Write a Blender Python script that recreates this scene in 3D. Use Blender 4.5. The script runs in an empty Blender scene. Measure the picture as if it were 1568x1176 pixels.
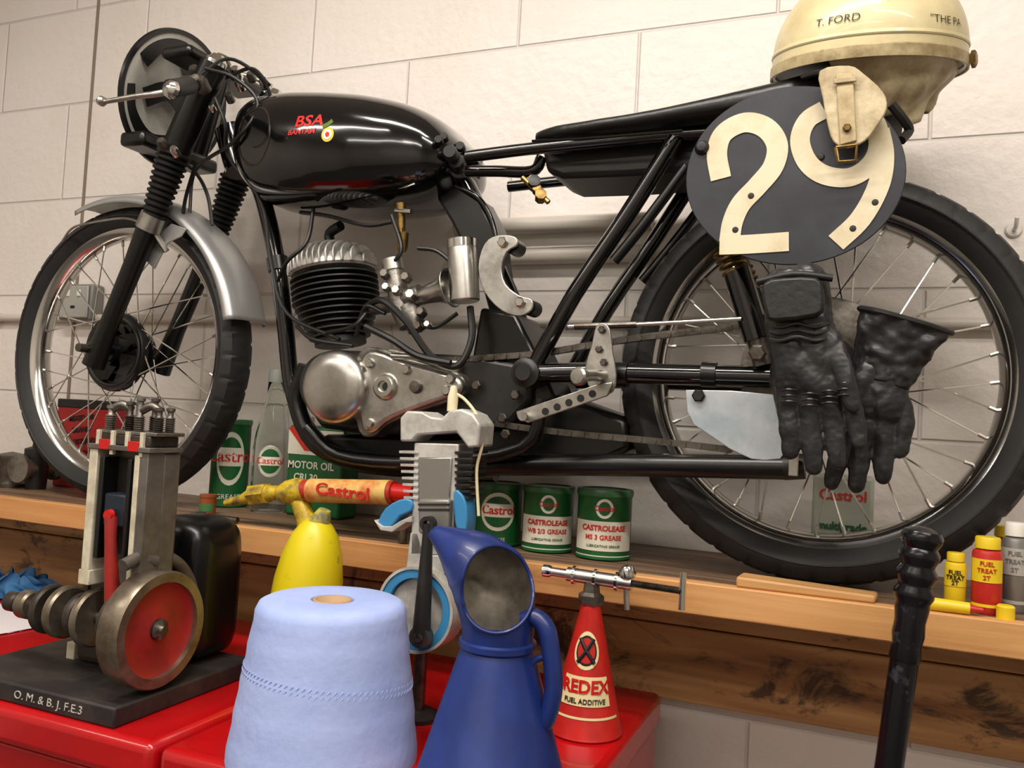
import bpy, bmesh, math, random
from mathutils import Vector, Matrix
from mathutils.bvhtree import BVHTree
random.seed(7)
sin,cos,pi,rad=math.sin,math.cos,math.pi,math.radians
# ---------------------------------------------------------------- survey of the place
# metres. Wall face at y=WALLY, motorcycle centre plane y=0, shelf top z=ZS, tool chest top z=ZC
F=1290.0; TH=rad(22.6); PH=rad(2.4); RO=rad(3.15)
ZS=1.2; ZC=.993; WALLY=.2; EDGE=-.112
CAM=Vector((0,-1.25,1.403))
fwd=Vector((-sin(TH)*cos(PH),cos(TH)*cos(PH),sin(PH)))
r0=Vector((cos(TH),sin(TH),0)); u0=r0.cross(fwd)
rgt=r0*cos(RO)+u0*sin(RO); upv=u0*cos(RO)-r0*sin(RO)
def W(u,v,y):
    d=fwd+rgt*((u-784)/F)+upv*((588-v)/F)
    return CAM+d*((y-CAM.y)/d.y)
def WZ(u,v,z):
    d=fwd+rgt*((u-784)/F)+upv*((588-v)/F)
    return CAM+d*((z-CAM.z)/d.z)
def R(u,v,y,px):
    d=fwd+rgt*((u-784)/F)+upv*((588-v)/F)
    return px*((y-CAM.y)/d.y)/F
def WL(l,y): return [W(p[0],p[1],y if len(p)<3 else p[2]) for p in l]

# ---------------------------------------------------------------- materials
def lin(c):
    return tuple(((x/255)/12.92 if x/255<=.04045 else ((x/255+.055)/1.055)**2.4) for x in c)+(1,)
MC={}
def M(name,col,rough=.5,metal=0,bump=0,bs=60,var=0,vs=8,coat=0,col2=None,stretch=(1,1,1),trans=0,ior=1.45,dist=.002,spec=None,vlo=.4,vhi=.65):
    if name in MC: return MC[name]
    m=bpy.data.materials.new(name); m.use_nodes=True
    nt=m.node_tree; N=nt.nodes; L=nt.links; b=N['Principled BSDF']
    b.inputs['Base Color'].default_value=lin(col); b.inputs['Roughness'].default_value=rough
    b.inputs['Metallic'].default_value=metal; b.inputs['Coat Weight'].default_value=coat
    b.inputs['Coat Roughness'].default_value=.05
    if spec is not None: b.inputs['Specular IOR Level'].default_value=spec
    if trans: b.inputs['Transmission Weight'].default_value=trans; b.inputs['IOR'].default_value=ior
    tc=N.new('ShaderNodeTexCoord'); mp=N.new('ShaderNodeMapping'); mp.inputs['Scale'].default_value=stretch
    L.new(tc.outputs['Object'],mp.inputs['Vector'])
    if var or col2:
        n=N.new('ShaderNodeTexNoise'); n.inputs['Scale'].default_value=vs; n.inputs['Detail'].default_value=6; n.inputs['Roughness'].default_value=.65
        L.new(mp.outputs[0],n.inputs['Vector'])
        r=N.new('ShaderNodeValToRGB'); r.color_ramp.elements[0].position=vlo; r.color_ramp.elements[1].position=vhi
        c2=col2 if col2 else tuple(max(0,x*(1-var)) for x in col)
        r.color_ramp.elements[0].color=lin(col); r.color_ramp.elements[1].color=lin(c2)
        L.new(n.outputs['Fac'],r.inputs['Fac']); L.new(r.outputs['Color'],b.inputs['Base Color'])
    if bump:
        n2=N.new('ShaderNodeTexNoise'); n2.inputs['Scale'].default_value=bs; n2.inputs['Detail'].default_value=5
        L.new(mp.outputs[0],n2.inputs['Vector'])
        bp=N.new('ShaderNodeBump'); bp.inputs['Strength'].default_value=bump; bp.inputs['Distance'].default_value=dist
        L.new(n2.outputs['Fac'],bp.inputs['Height']); L.new(bp.outputs[0],b.inputs['Normal'])
    MC[name]=m; return m
GLOSS=M('gloss_black_paint',(8,8,9),.12,coat=.6,bump=.03,bs=25)
BLK=M('black_enamel',(10,10,11),.3,bump=.1,bs=40)
RUB=M('tyre_rubber',(23,23,24),.6,var=.0,col2=(36,35,34),bump=.15,bs=150)
RUB2=M('rubber_black',(14,14,14),.5)
SAT=M('satin_black',(20,20,21),.45,col2=(34,31,28),vs=20)
CHR=M('chrome',(220,219,215),.15,1,bump=.05,bs=30)
ALU=M('aluminium',(200,198,192),.34,1,bump=.15,bs=80,col2=(160,157,150),vs=25)
POL=M('polished_alloy',(206,204,198),.3,1,bump=.15,bs=18,col2=(176,173,166),vs=14)
CAST=M('cast_alloy',(150,146,138),.45,.9,bump=.4,bs=120,col2=(105,100,92),vs=30)
STL=M('dull_steel',(115,110,103),.4,.9,col2=(74,66,58),vs=30,bump=.3,bs=90)
BRASS=M('brass',(150,120,70),.4,1,col2=(100,80,50),vs=40)
GUARD=M('silver_paint',(182,182,181),.36,.65,bump=.05,bs=40)
CREAM=M('cream_paint',(226,214,180),.5,col2=(200,185,145),vs=14,vlo=.45,vhi=.8)
WHT=M('white_enamel',(225,222,214),.4)
RED=M('red_enamel',(190,22,20),.3)
CABLE=M('cable_black',(12,12,12),.45)

# ---------------------------------------------------------------- geometry helpers
def root(name,loc):
    e=bpy.data.objects.new(name,None); e.location=loc; e.empty_display_size=.05
    bpy.context.collection.objects.link(e); return e
def par(o,p):
    if p is not None:
        o.parent=p; o.matrix_parent_inverse=Matrix.Translation(p.location).inverted()
def mk(name,vs,fs,mat,p=None,smooth=True,ang=38,merge=False,bev=0,seg=2):
    me=bpy.data.meshes.new(name); me.from_pydata([tuple(v) for v in vs],[],fs)
    bm=bmesh.new(); bm.from_mesh(me)
    if merge: bmesh.ops.remove_doubles(bm,verts=bm.verts,dist=1e-5)
    bmesh.ops.recalc_face_normals(bm,faces=bm.faces); bm.to_mesh(me); bm.free()
    if smooth:
        me.shade_smooth(); me.set_sharp_from_angle(angle=rad(ang))
    o=bpy.data.objects.new(name,me); me.materials.append(mat)
    bpy.context.collection.objects.link(o); par(o,p)
    if bev:
        b=o.modifiers.new('bevel','BEVEL'); b.width=bev; b.segments=seg; b.limit_method='ANGLE'; b.angle_limit=rad(35)
    return o
def cat(pts,rs,n):
    if n<=0 or len(pts)<3: return pts,rs
    P=[pts[0]*2-pts[1]]+list(pts)+[pts[-1]*2-pts[-2]]; Q=[rs[0]]+list(rs)+[rs[-1]]
    op=[];orr=[]
    for i in range(1,len(P)-2):
        for k in range(n):
            t=k/n; a,b,c,d=P[i-1],P[i],P[i+1],P[i+2]
            op.append(.5*((2*b)+(c-a)*t+(2*a-5*b+4*c-d)*t*t+(3*b-a-3*c+d)*t**3))
            orr.append(Q[i]*(1-t)+Q[i+1]*t)
    op.append(pts[-1]); orr.append(rs[-1]); return op,orr
def tubegeo(pts,r,seg=12,sm=0,vs=None,fs=None):
    pts=[Vector(p) for p in pts]; rs=[r]*len(pts) if not isinstance(r,(list,tuple)) else list(r)
    pts,rs=cat(pts,rs,sm); vs=[] if vs is None else vs; fs=[] if fs is None else fs
    b0=len(vs); t=(pts[1]-pts[0]).normalized(); a=Vector((0,1,0)) if abs(t.y)<.9 else Vector((1,0,0))
    nrm=(a-t*a.dot(t)).normalized()
    for i,p in enumerate(pts):
        if i==0: tt=(pts[1]-pts[0])
        elif i==len(pts)-1: tt=(pts[-1]-pts[-2])
        else: tt=(pts[i+1]-pts[i-1])
        tt.normalize(); nrm=(nrm-tt*nrm.dot(tt)).normalized(); bn=tt.cross(nrm)
        for k in range(seg):
            an=2*pi*k/seg; vs.append(p+(nrm*cos(an)+bn*sin(an))*rs[i])
    for i in range(len(pts)-1):
        for k in range(seg):
            k2=(k+1)%seg; q=b0+i*seg
            fs.append((q+k,q+k2,q+seg+k2,q+seg+k))
    fs.append(tuple(b0+k for k in range(seg))); q=b0+(len(pts)-1)*seg; fs.append(tuple(q+k for k in range(seg)))
    return vs,fs
def tube(name,pts,r,mat,p,seg=14,sm=0):
    vs,fs=tubegeo(pts,r,seg,sm); return mk(name,vs,fs,mat,p)
def lathe(name,prof,org,axis,mat,p,seg=48,closed=False,bev=0,ang=38,sy=1):
    q=Vector((0,0,1)).rotation_difference(Vector(axis).normalized()); vs=[];fs=[]
    for (r,h) in prof:
        for k in range(seg):
            a=2*pi*k/seg; vs.append(Vector(org)+q@Vector((r*cos(a),r*sin(a)*sy,h)))
    n=len(prof)
    for i in range(n if closed else n-1):
        j=(i+1)%n
        for k in range(seg):
            k2=(k+1)%seg; fs.append((i*seg+k,i*seg+k2,j*seg+k2,j*seg+k))
    if not closed:
        if prof[0][0]>1e-6: fs.append(tuple(range(seg)))
        if prof[-1][0]>1e-6: fs.append(tuple((n-1)*seg+k for k in range(seg)))
    return mk(name,vs,fs,mat,p,merge=True,bev=bev,ang=ang)
def open_lathe(name,prof,org,axis,mat,p,seg=48,thick=.001):
    q=Vector((0,0,1)).rotation_difference(Vector(axis).normalized()); vs=[];fs=[]
    for (r,h) in prof:
        for k in range(seg):
            a=2*pi*k/seg; vs.append(Vector(org)+q@Vector((r*cos(a),r*sin(a),h)))
    for i in range(len(prof)-1):
        for k in range(seg):
            k2=(k+1)%seg; fs.append((i*seg+k,i*seg+k2,(i+1)*seg+k2,(i+1)*seg+k))
    o=mk(name,vs,fs,mat,p,merge=True); s=o.modifiers.new('solid','SOLIDIFY'); s.thickness=thick; return o
def box(name,c,s,mat,p,bev=.002,rot=None,seg=2):
    hx,hy,hz=s[0]/2,s[1]/2,s[2]/2
    vs=[Vector((x,y,z)) for x in(-hx,hx) for y in(-hy,hy) for z in(-hz,hz)]
    if rot is not None: vs=[rot@v for v in vs]
    vs=[Vector(c)+v for v in vs]
    return mk(name,vs,[(0,1,3,2),(4,6,7,5),(0,4,5,1),(2,3,7,6),(0,2,6,4),(1,5,7,3)],mat,p,bev=bev,seg=seg)
def bb(name,x0,x1,y0,y1,z0,z1,mat,p,bev=.002,seg=2):
    return box(name,((x0+x1)/2,(y0+y1)/2,(z0+z1)/2),(x1-x0,y1-y0,z1-z0),mat,p,bev,seg=seg)
def prism(name,uv,y,t,mat,p,bev=.001,sm=0):
    pts=WL([q[:2] for q in uv],y)
    if sm:
        c=pts+[]; n=len(c); out=[]
        for i in range(n):
            a,b,cc,d=c[i-1],c[i],c[(i+1)%n],c[(i+2)%n]
            for k in range(sm):
                s=k/sm; out.append(.5*((2*b)+(cc-a)*s+(2*a-5*b+4*cc-d)*s*s+(3*b-a-3*cc+d)*s**3))
        pts=out
    n=len(pts); vs=pts+[q+Vector((0,t,0)) for q in pts]
    fs=[tuple(range(n)),tuple(range(2*n-1,n-1,-1))]+[(i,(i+1)%n,n+(i+1)%n,n+i) for i in range(n)]
    return mk(name,vs,fs,mat,p,bev=bev,ang=30)
def loft(name,secs,mat,p,ex=2.5,seg=40,sm=4,yc=0):
    P=[Vector((s[0],(s[1]+s[2])/2,(s[1]-s[2])/2)) for s in secs]; hw=[s[3] for s in secs]
    P,hw=cat(P,hw,sm); vs=[];fs=[]
    for q,h in zip(P,hw):
        for k in range(seg):
            a=2*pi*k/seg; c,s=cos(a),sin(a)
            vs.append(Vector((q.x,yc+math.copysign(abs(c)**(2/ex),c)*h,q.y+math.copysign(abs(s)**(2/ex),s)*max(q.z,.0005))))
    n=len(P)
    for i in range(n-1):
        for k in range(seg):
            k2=(k+1)%seg; fs.append((i*seg+k,i*seg+k2,(i+1)*seg+k2,(i+1)*seg+k))
    fs.append(tuple(range(seg))); fs.append(tuple((n-1)*seg+k for k in range(seg)))
    return mk(name,vs,fs,mat,p,ang=60)
def ribbon(name,pts,w,n,t,mat,p,sm=6):
    pts=[Vector(q) for q in pts]; pts,_=cat(pts,[0]*len(pts),sm); n=Vector(n).normalized(); vs=[];fs=[]
    for i,q in enumerate(pts):
        tt=(pts[min(i+1,len(pts)-1)]-pts[max(i-1,0)]).normalized(); s=tt.cross(n).normalized()*w/2
        vs+= [q+s,q-s,q+s+n*t,q-s+n*t]
    for i in range(len(pts)-1):
        a=4*i;b=a+4; fs+=[(a,b,b+1,a+1),(a+2,a+3,b+3,b+2),(a,a+2,b+2,b),(a+1,b+1,b+3,a+3)]
    fs+=[(0,1,3,2)]; a=4*(len(pts)-1); fs+=[(a,a+2,a+3,a+1)]
    return mk(name,vs,fs,mat,p,ang=50)
def text(name,body,size,mat,p,place,ext=.0004,bold=0,sx=1):
    cu=bpy.data.curves.new(name,'FONT'); cu.body=body; cu.size=size; cu.extrude=ext; cu.align_x='CENTER'; cu.align_y='CENTER'; cu.offset=bold; cu.resolution_u=3
    o=bpy.data.objects.new(name,cu); bpy.context.collection.objects.link(o)
    dg=bpy.context.evaluated_depsgraph_get(); me=bpy.data.meshes.new_from_object(o.evaluated_get(dg))
    bpy.data.objects.remove(o)
    for v in me.vertices: v.co=place(v.co.x*sx,v.co.y,v.co.z)
    me.materials.clear(); me.materials.append(mat)
    o=bpy.data.objects.new(name,me); bpy.context.collection.objects.link(o); par(o,p); return o
def wrap(c,rf,a0,zc):
    def f(x,y,z):
        zz=zc+y; r=rf(zz)+.0012+z; a=a0+x/r
        return Vector((c[0]+r*sin(a),c[1]-r*cos(a),zz))
    return f
def patch(name,c,rf,a0,a1,z0,z1,mat,p,eps=.0007,oval=False):
    vs=[];fs=[];n=24;m=12 if oval else 4
    if oval:
        ac=(a0+a1)/2; zc=(z0+z1)/2; vs.append(None)
        def pt(a,z):
            r=rf(z)+eps; return Vector((c[0]+r*sin(a),c[1]-r*cos(a),z))
        vs[0]=pt(ac,zc)
        for j in range(1,m+1):
            for i in range(n):
                t=2*pi*i/n; vs.append(pt(ac+(a1-a0)/2*j/m*cos(t),zc+(z1-z0)/2*j/m*sin(t)))
        for i in range(n): fs.append((0,1+i,1+(i+1)%n))
        for j in range(m-1):
            for i in range(n): q=1+j*n; fs.append((q+i,q+(i+1)%n,q+n+(i+1)%n,q+n+i))
    else:
        for j in range(m+1):
            z=z0+(z1-z0)*j/m
            for i in range(n+1):
                a=a0+(a1-a0)*i/n; r=rf(z)+eps; vs.append(Vector((c[0]+r*sin(a),c[1]-r*cos(a),z)))
        for j in range(m):
            for i in range(n): q=j*(n+1)+i; fs.append((q,q+1,q+n+2,q+n+1))
    return mk(name,vs,fs,mat,p)
def flat(o,ex=(1,0,0),ey=(0,0,1),n=(0,-1,0)):
    o=Vector(o);ex=Vector(ex).normalized();ey=Vector(ey).normalized();n=Vector(n).normalized()
    return lambda x,y,z:o+ex*x+ey*y+n*z
def onto(o,target,off=.0008):
    s=o.modifiers.new('wrap','SHRINKWRAP'); s.target=target; s.wrap_method='PROJECT'; s.use_project_y=True; s.use_positive_direction=True; s.use_negative_direction=False; s.wrap_mode='ABOVE_SURFACE'; s.offset=off
def face(c): return math.atan2(-c[0],c[1]+1.25)
def bolt(name,c,r,mat,p,ax=(0,-1,0),h=.006):
    return lathe(name,[(0,h),(r*.75,h),(r,h*.7),(r,0),(0,0)],c,ax,mat,p,seg=6 if r<.02 else 24,ang=20)

# ---------------------------------------------------------------- room
def wallmat(name,col,x0=0,z0=0,bw=.47,rh=.235):
    m=bpy.data.materials.new(name); m.use_nodes=True; nt=m.node_tree;N=nt.nodes;L=nt.links;b=N['Principled BSDF']
    b.inputs['Roughness'].default_value=.42
    g=N.new('ShaderNodeNewGeometry'); s=N.new('ShaderNodeSeparateXYZ'); L.new(g.outputs['Position'],s.inputs[0])
    ax=N.new('ShaderNodeMath');ax.operation='SUBTRACT';ax.inputs[1].default_value=x0
    az=N.new('ShaderNodeMath');az.operation='SUBTRACT';az.inputs[1].default_value=z0
    L.new(s.outputs['X'],ax.inputs[0]);L.new(s.outputs['Z'],az.inputs[0])
    cb=N.new('ShaderNodeCombineXYZ');L.new(ax.outputs[0],cb.inputs[0]);L.new(az.outputs[0],cb.inputs[1])
    br=N.new('ShaderNodeTexBrick');br.offset=.5;br.inputs['Scale'].default_value=1;br.inputs['Mortar Size'].default_value=.004;br.inputs['Mortar Smooth'].default_value=.8
    br.inputs['Brick Width'].default_value=bw;br.inputs['Row Height'].default_value=rh
    br.inputs['Color1'].default_value=lin(col);br.inputs['Color2'].default_value=lin(tuple(x*.985 for x in col));br.inputs['Mortar'].default_value=lin(tuple(x*.93 for x in col))
    L.new(cb.outputs[0],br.inputs['Vector'])
    no=N.new('ShaderNodeTexNoise');no.inputs['Scale'].default_value=3;no.inputs['Detail'].default_value=5;L.new(g.outputs['Position'],no.inputs['Vector'])
    rp=N.new('ShaderNodeValToRGB');rp.color_ramp.elements[0].position=.3;rp.color_ramp.elements[1].position=.75
    rp.color_ramp.elements[0].color=(1,1,1,1);rp.color_ramp.elements[1].color=(.90,.885,.865,1);L.new(no.outputs['Fac'],rp.inputs['Fac'])
    mx=N.new('ShaderNodeMix');mx.data_type='RGBA';mx.blend_type='MULTIPLY';mx.inputs['Factor'].default_value=1
    L.new(br.outputs['Color'],mx.inputs['A']);L.new(rp.outputs['Color'],mx.inputs['B']);L.new(mx.outputs['Result'],b.inputs['Base Color'])
    n2=N.new('ShaderNodeTexNoise');n2.inputs['Scale'].default_value=45;n2.inputs['Detail'].default_value=6;L.new(g.outputs['Position'],n2.inputs['Vector'])
    mu=N.new('ShaderNodeMath');mu.operation='MULTIPLY_ADD';mu.inputs[1].default_value=-1.2;L.new(br.outputs['Fac'],mu.inputs[0]);L.new(n2.outputs['Fac'],mu.inputs[2])
    bp=N.new('ShaderNodeBump');bp.inputs['Strength'].default_value=.6;bp.inputs['Distance'].default_value=.004;L.new(mu.outputs[0],bp.inputs['Height']);L.new(bp.outputs[0],b.inputs['Normal'])
    return m
j=W(980,48,WALLY)
WM=wallmat('painted_blockwork',(238,231,224),x0=j.x+.238,z0=j.z-.236*5,bw=.476,rh=.236)
WM2=M('painted_wall',(196,190,180),.6,bump=.2,bs=30)
bb('wall_back',-3.2,2.6,WALLY,WALLY+.15,0,2.9,WM,None,bev=0)
bb('wall_left',-3.35,-3.2,-4,WALLY+.15,0,2.9,WM2,None,bev=0)
bb('wall_right',2.6,2.75,-4,WALLY+.15,0,2.9,WM2,None,bev=0)
bb('wall_front',-3.35,2.75,-4.15,-4,0,2.9,WM2,None,bev=0)
bb('floor',-3.35,2.75,-4.15,WALLY+.15,-.1,0,M('painted_concrete',(92,88,84),.4,col2=(70,66,62),vs=4,bump=.2),None,bev=0)
bb('ceiling',-3.35,2.75,-4.15,WALLY+.15,2.9,3.0,M('ceiling_white',(215,210,202),.8),None,bev=0)
a=W(152,0,WALLY)
bb('trim_1',a.x-.004,a.x+.004,WALLY-.0025,WALLY+.01,1.15,2.89,M('sealant_joint',(135,122,108),.7),None,bev=0)

# shelf
def wood(name,c1,c2,c3,st=(1.2,26,26),knots=False,rough=.55):
    m=bpy.data.materials.new(name);m.use_nodes=True;nt=m.node_tree;N=nt.nodes;L=nt.links;b=N['Principled BSDF'];b.inputs['Roughness'].default_value=rough
    tc=N.new('ShaderNodeTexCoord');mp=N.new('ShaderNodeMapping');mp.inputs['Scale'].default_value=st;L.new(tc.outputs['Object'],mp.inputs[0])
    n=N.new('ShaderNodeTexNoise');n.inputs['Scale'].default_value=2.2;n.inputs['Detail'].default_value=7;n.inputs['Distortion'].default_value=.6;L.new(mp.outputs[0],n.inputs['Vector'])
    r=N.new('ShaderNodeValToRGB');e=r.color_ramp.elements;e[0].position=.3;e[0].color=lin(c1);e[1].position=.7;e[1].color=lin(c3);k=e.new(.5);k.color=lin(c2)
    L.new(n.outputs['Fac'],r.inputs['Fac']); out=r.outputs['Color']
    if knots:
        mp2=N.new('ShaderNodeMapping');mp2.inputs['Scale'].default_value=(3.6,6,7.5);L.new(tc.outputs['Object'],mp2.inputs[0])
        n3=N.new('ShaderNodeTexNoise');n3.inputs['Scale'].default_value=1.5;n3.inputs['Detail'].default_value=8;n3.inputs['Roughness'].default_value=.72;n3.inputs['Distortion'].default_value=.9;L.new(mp2.outputs[0],n3.inputs['Vector'])
        r3=N.new('ShaderNodeValToRGB');r3.color_ramp.elements[0].position=knots;r3.color_ramp.elements[1].position=knots+.09;r3.color_ramp.elements[1].color=(.9,.9,.9,1);L.new(n3.outputs['Fac'],r3.inputs['Fac'])
        mx=N.new('ShaderNodeMix');mx.data_type='RGBA';L.new(r3.outputs['Color'],mx.inputs['Factor']);L.new(out,mx.inputs['A']);mx.inputs['B'].default_value=lin((62,40,27));out=mx.outputs['Result']
    L.new(out,b.inputs['Base Color'])
    bp=N.new('ShaderNodeBump');bp.inputs['Strength'].default_value=.3;bp.inputs['Distance'].default_value=.002;L.new(n.outputs['Fac'],bp.inputs['Height']);L.new(bp.outputs[0],b.inputs['Normal'])
    return m
PINE=wood('pine_plank',(210,158,100),(196,142,86),(166,114,68),knots=.64)
PTOP=wood('worn_shelf_board',(132,104,78),(106,82,60),(78,58,42),knots=.6)
PBOARD=wood('stained_board',(214,166,110),(186,136,84),(146,100,60),knots=.525,st=(1,14,14))
BLOCKW=wood('pale_timber',(205,160,104),(192,145,90),(165,118,70))
shelf=root('timber_shelf',(-.3,0,ZS-.02))
bb('board_rear',-2.6,1.3,-.035,WALLY-.001,ZS-.04,ZS,PTOP,shelf,.002)
bb('board_front',-2.6,1.3,EDGE+.022,-.037,ZS-.04,ZS,PTOP,shelf,.002)
bb('front_lipping',-2.6,1.3,EDGE,EDGE+.0215,ZS-.042,ZS,PINE,shelf,.002)
zb=W(1300,1122,.165).z
back=root('timber_backing_board',(-.3,.18,1.0))
zm=(ZS-.041+zb)/2+.02
bb('plank_upper',-2.6,1.3,.165,WALLY-.001,zm+.002,ZS-.041,PBOARD,back,.003)
bb('plank_lower',-2.6,1.3,.168,WALLY-.001,zb,zm-.001,PBOARD,back,.003)
for i,x in enumerate((-2.2,-1.25,.6)):
    bb('prop_%d'%i,x-.03,x+.03,.1,.164,zb,ZS-.041,PBOARD,back,.003)

# conduit on wall
con=root('wall_conduit',W(400,480,.18))
PIPEM=M('conduit_paint',(205,197,186),.45)
zc1=W(440,489,.185).z
tube('pipe_lower',[(-2.6,.187,zc1),(1.2,.187,zc1)],.0095,PIPEM,con,12)
zc2=W(800,345,.18).z
tube('pipe_upper',[(W(700,300,.18).x,.183,zc2),(W(1000,300,.18).x,.183,zc2)],.0155,PIPEM,con,16)
tube('pipe_mid',[(W(700,300,.18).x,.183,W(800,392,.18).z),(W(1000,300,.18).x,.183,W(800,392,.18).z)],.0155,PIPEM,con,16)
for x in (-2.0,-1.1,-.35,.5): box('clip',(x,.186,zc1),(.02,.024,.026),PIPEM,con,.003)
so=root('socket_outlet',W(120,465,.17)); c=W(118,463,.17)
GB=M('grey_socket',(130,128,122),.45)
box('backbox',c+Vector((0,.012,0)),(.105,.034,.085),GB,so,.005)
box('faceplate',c+Vector((0,-.008,0)),(.09,.006,.075),M('socket_plate',(165,163,157),.4),so,.003)
for dx in(-.018,.018): box('switch',c+Vector((dx,-.012,.02)),(.012,.004,.016),WHT,so,.002)
box('pin_hole',c+Vector((0,-.0115,-.012)),(.012,.002,.006),RUB2,so,.0)

# ---------------------------------------------------------------- motorcycle
bike=root('racing_motorcycle',(-.7,0,ZS))
RW=.2855
def wheel(tag,c,rt,rim,hwid,drum):
    w=bike
    nseg=360; 
    K=[(rim-.006,-.55),(rim+.006,-.85),(rim+.02,-1.0),(rt-.018,-.93),(rt-.008,-.74),(rt-.003,-.45),(rt,-.15),(rt,.15),(rt-.003,.45),(rt-.008,.74),(rt-.018,.93),(rim+.02,1.0),(rim+.006,.85),(rim-.006,.55)]
    vs=[];fs=[]
    for k in range(nseg):
        a=2*pi*k/nseg
        for i,(r,h) in enumerate(K):
            off=0
            if i in(3,4) and k%9==0: off=.0032
            if i in(9,10) and (k+4)%9==0: off=.0032
            if i in(5,6) and (k+2)%9==0: off=.0026
            if i in(7,8) and (k+6)%9==0: off=.0026
            vs.append(c+Vector(((r-off)*cos(a),h*hwid,(r-off)*sin(a))))
    n=len(K)
    for k in range(nseg):
        k2=(k+1)%nseg
        for i in range(n):
            j=(i+1)%n; fs.append((k*n+i,k*n+j,k2*n+j,k2*n+i))
    mk('tyre_'+tag,vs,fs,RUB,w,ang=28)
    for s_ in(-1,1):
        lathe('tyre_bead_%s_%d'%(tag,s_+1),[(rim+.016,s_*(hwid*.985)),(rim+.018,s_*(hwid*1.0+.0012)),(rim+.020,s_*(hwid*1.0))],c,(0,1,0),RUB,w,seg=96,closed=True)
    hw=hwid*.62
    lathe('rim_'+tag,[(rim-.002,-hw),(rim+.003,-hw-.003),(rim+.004,-hw+.002),(rim-.004,-hw+.004),(rim-.012,-hw+.010),(rim-.017,-.006),(rim-.017,.006),(rim-.012,hw-.010),(rim-.004,hw-.004),(rim+.004,hw-.002),(rim+.003,hw+.003),(rim-.002,hw),(rim-.010,hw-.002),(rim-.0165,hw-.010),(rim-.021,.006),(rim-.021,-.006),(rim-.0165,-hw+.010),(rim-.010,-hw+.002)],c,(0,1,0),CHR,w,seg=120,closed=True,ang=60)
    lathe('hub_'+tag,[(0,-.05),(.02,-.05),(.022,-.036),(drum,-.036),(drum+.004,-.030),(drum+.004,-.022),(drum-.012,-.018),(.026,-.012),(.024,.02),(.04,.026),(.042,.034),(.018,.036),(.012,.05),(0,.05)],c,(0,1,0),BLK,w,seg=64)
    lathe('drum_ring_'+tag,[(drum*.86,-.0362),(drum*.90,-.0375),(drum*.94,-.0362)],c,(0,1,0),SAT,w,seg=48)
    lathe('axle_'+tag,[(0,-.115),(.008,-.115),(.008,.115),(0,.115)],c,(0,1,0),STL,w,seg=16)
    vs=[];fs=[]; nv=[];nf=[]
    ns=36
    for s in range(ns):
        side=-1 if s%2 else 1; a=2*pi*s/ns; tw=rad(62)*(1 if (s//2)%2 else -1)
        hr=(drum if side<0 else .038); yy=side*.030
        p1=c+Vector((hr*cos(a+tw*.8),yy,hr*sin(a+tw*.8))); p2=c+Vector(((rim-.019)*cos(a),side*.004,(rim-.019)*sin(a)))
        tubegeo([p1,p2],.0014,5,0,vs,fs)
        dd=(p1-p2).normalized(); tubegeo([p2-dd*.002,p2+dd*.012],.0028,6,0,nv,nf)
    mk('spokes_'+tag,vs,fs,CHR,w); mk('nipples_'+tag,nv,nf,ALU,w)
rc=W(1258,583,0); rc.z=ZS+RW+.0005
fc=W(195,546,0); fc.z=ZS+.292+.0005
wheel('rear',rc,RW,.238,.043,.05)
wheel('front',fc,.292,.250,.037,.074)

# front mudguard
vs=[];fs=[];A0,A1,n=rad(12),rad(112),60; pr=[(-1,-.016),(-.97,-.006),(-.8,.001),(-.45,.006),(0,.008),(.45,.006),(.8,.001),(.97,-.006),(1,-.016)]
for i in range(n+1):
    a=A0+(A1-A0)*i/n
    for (h,dr) in pr: vs.append(fc+Vector(((.305+dr)*cos(a),h*.055,(.305+dr)*sin(a))))
m_=len(pr)
for i in range(n):
    for k in range(m_-1): fs.append((i*m_+k,i*m_+k+1,(i+1)*m_+k+1,(i+1)*m_+k))
o=mk('front_mudguard',vs,fs,GUARD,bike,ang=60); s=o.modifiers.new('s','SOLIDIFY'); s.thickness=.0015
# fork
for tag,y in(('near',-.08),('far',.085)):
    yo=-.08
    def Q(u,v):
        p=W(u,v,yo); return Vector((p.x,y,p.z))
    tube('fork_slider_'+tag,[Q(232,335),Q(205,405),Q(170,490),Q(143,560)],[R(232,335,yo,17),R(232,335,yo,15),R(170,490,yo,14),R(143,560,yo,17)],BLK,bike,18)
    tube('fork_collar_'+tag,[Q(236,330),Q(226,352)],R(232,335,yo,19),ALU,bike,20)
    a,b=Q(268,232),Q(234,335)
    pts=[];rs=[]
    for i in range(37):
        t=i/36; pts.append(a.lerp(b,t)); rr=R(250,280,yo,26)*(1-t)+R(250,280,yo,18)*t; rs.append(rr*(1 if i%3 else .80))
    tube('fork_gaiter_'+tag,pts,rs,RUB2,bike,24)
    tube('fork_shroud_'+tag,[Q(330,98),Q(300,160),Q(268,234)],R(300,160,yo,22),BLK,bike,20)
    lathe('fork_cap_'+tag,[(0,.012),(.01,.012),(.016,.004),(.02,0),(.02,-.008),(0,-.008)],Q(332,94),(.35,0,1),CHR,bike,seg=20)
    tube('guard_stay_'+tag,[Q(230,345),W(255,385,-.06)*1 if tag=='near' else Q(250,360)],.006,ALU,bike,8)
    lathe('axle_nut_'+tag,[(0,.012),(.012,.012),(.016,.004),(.016,-.004),(0,-.004)],(fc.x,y,fc.z),(0,-1 if y<0 else 1,0),STL,bike,seg=18)
    tube('axle_lug_'+tag,[Q(148,548),Vector((fc.x,y,fc.z))],[.018,.014],BLK,bike,14)
prism('guard_bracket',[(222,398),(240,362),(262,342),(285,350),(278,362),(256,372),(236,412)],-.060,.003,GUARD,bike)
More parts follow.
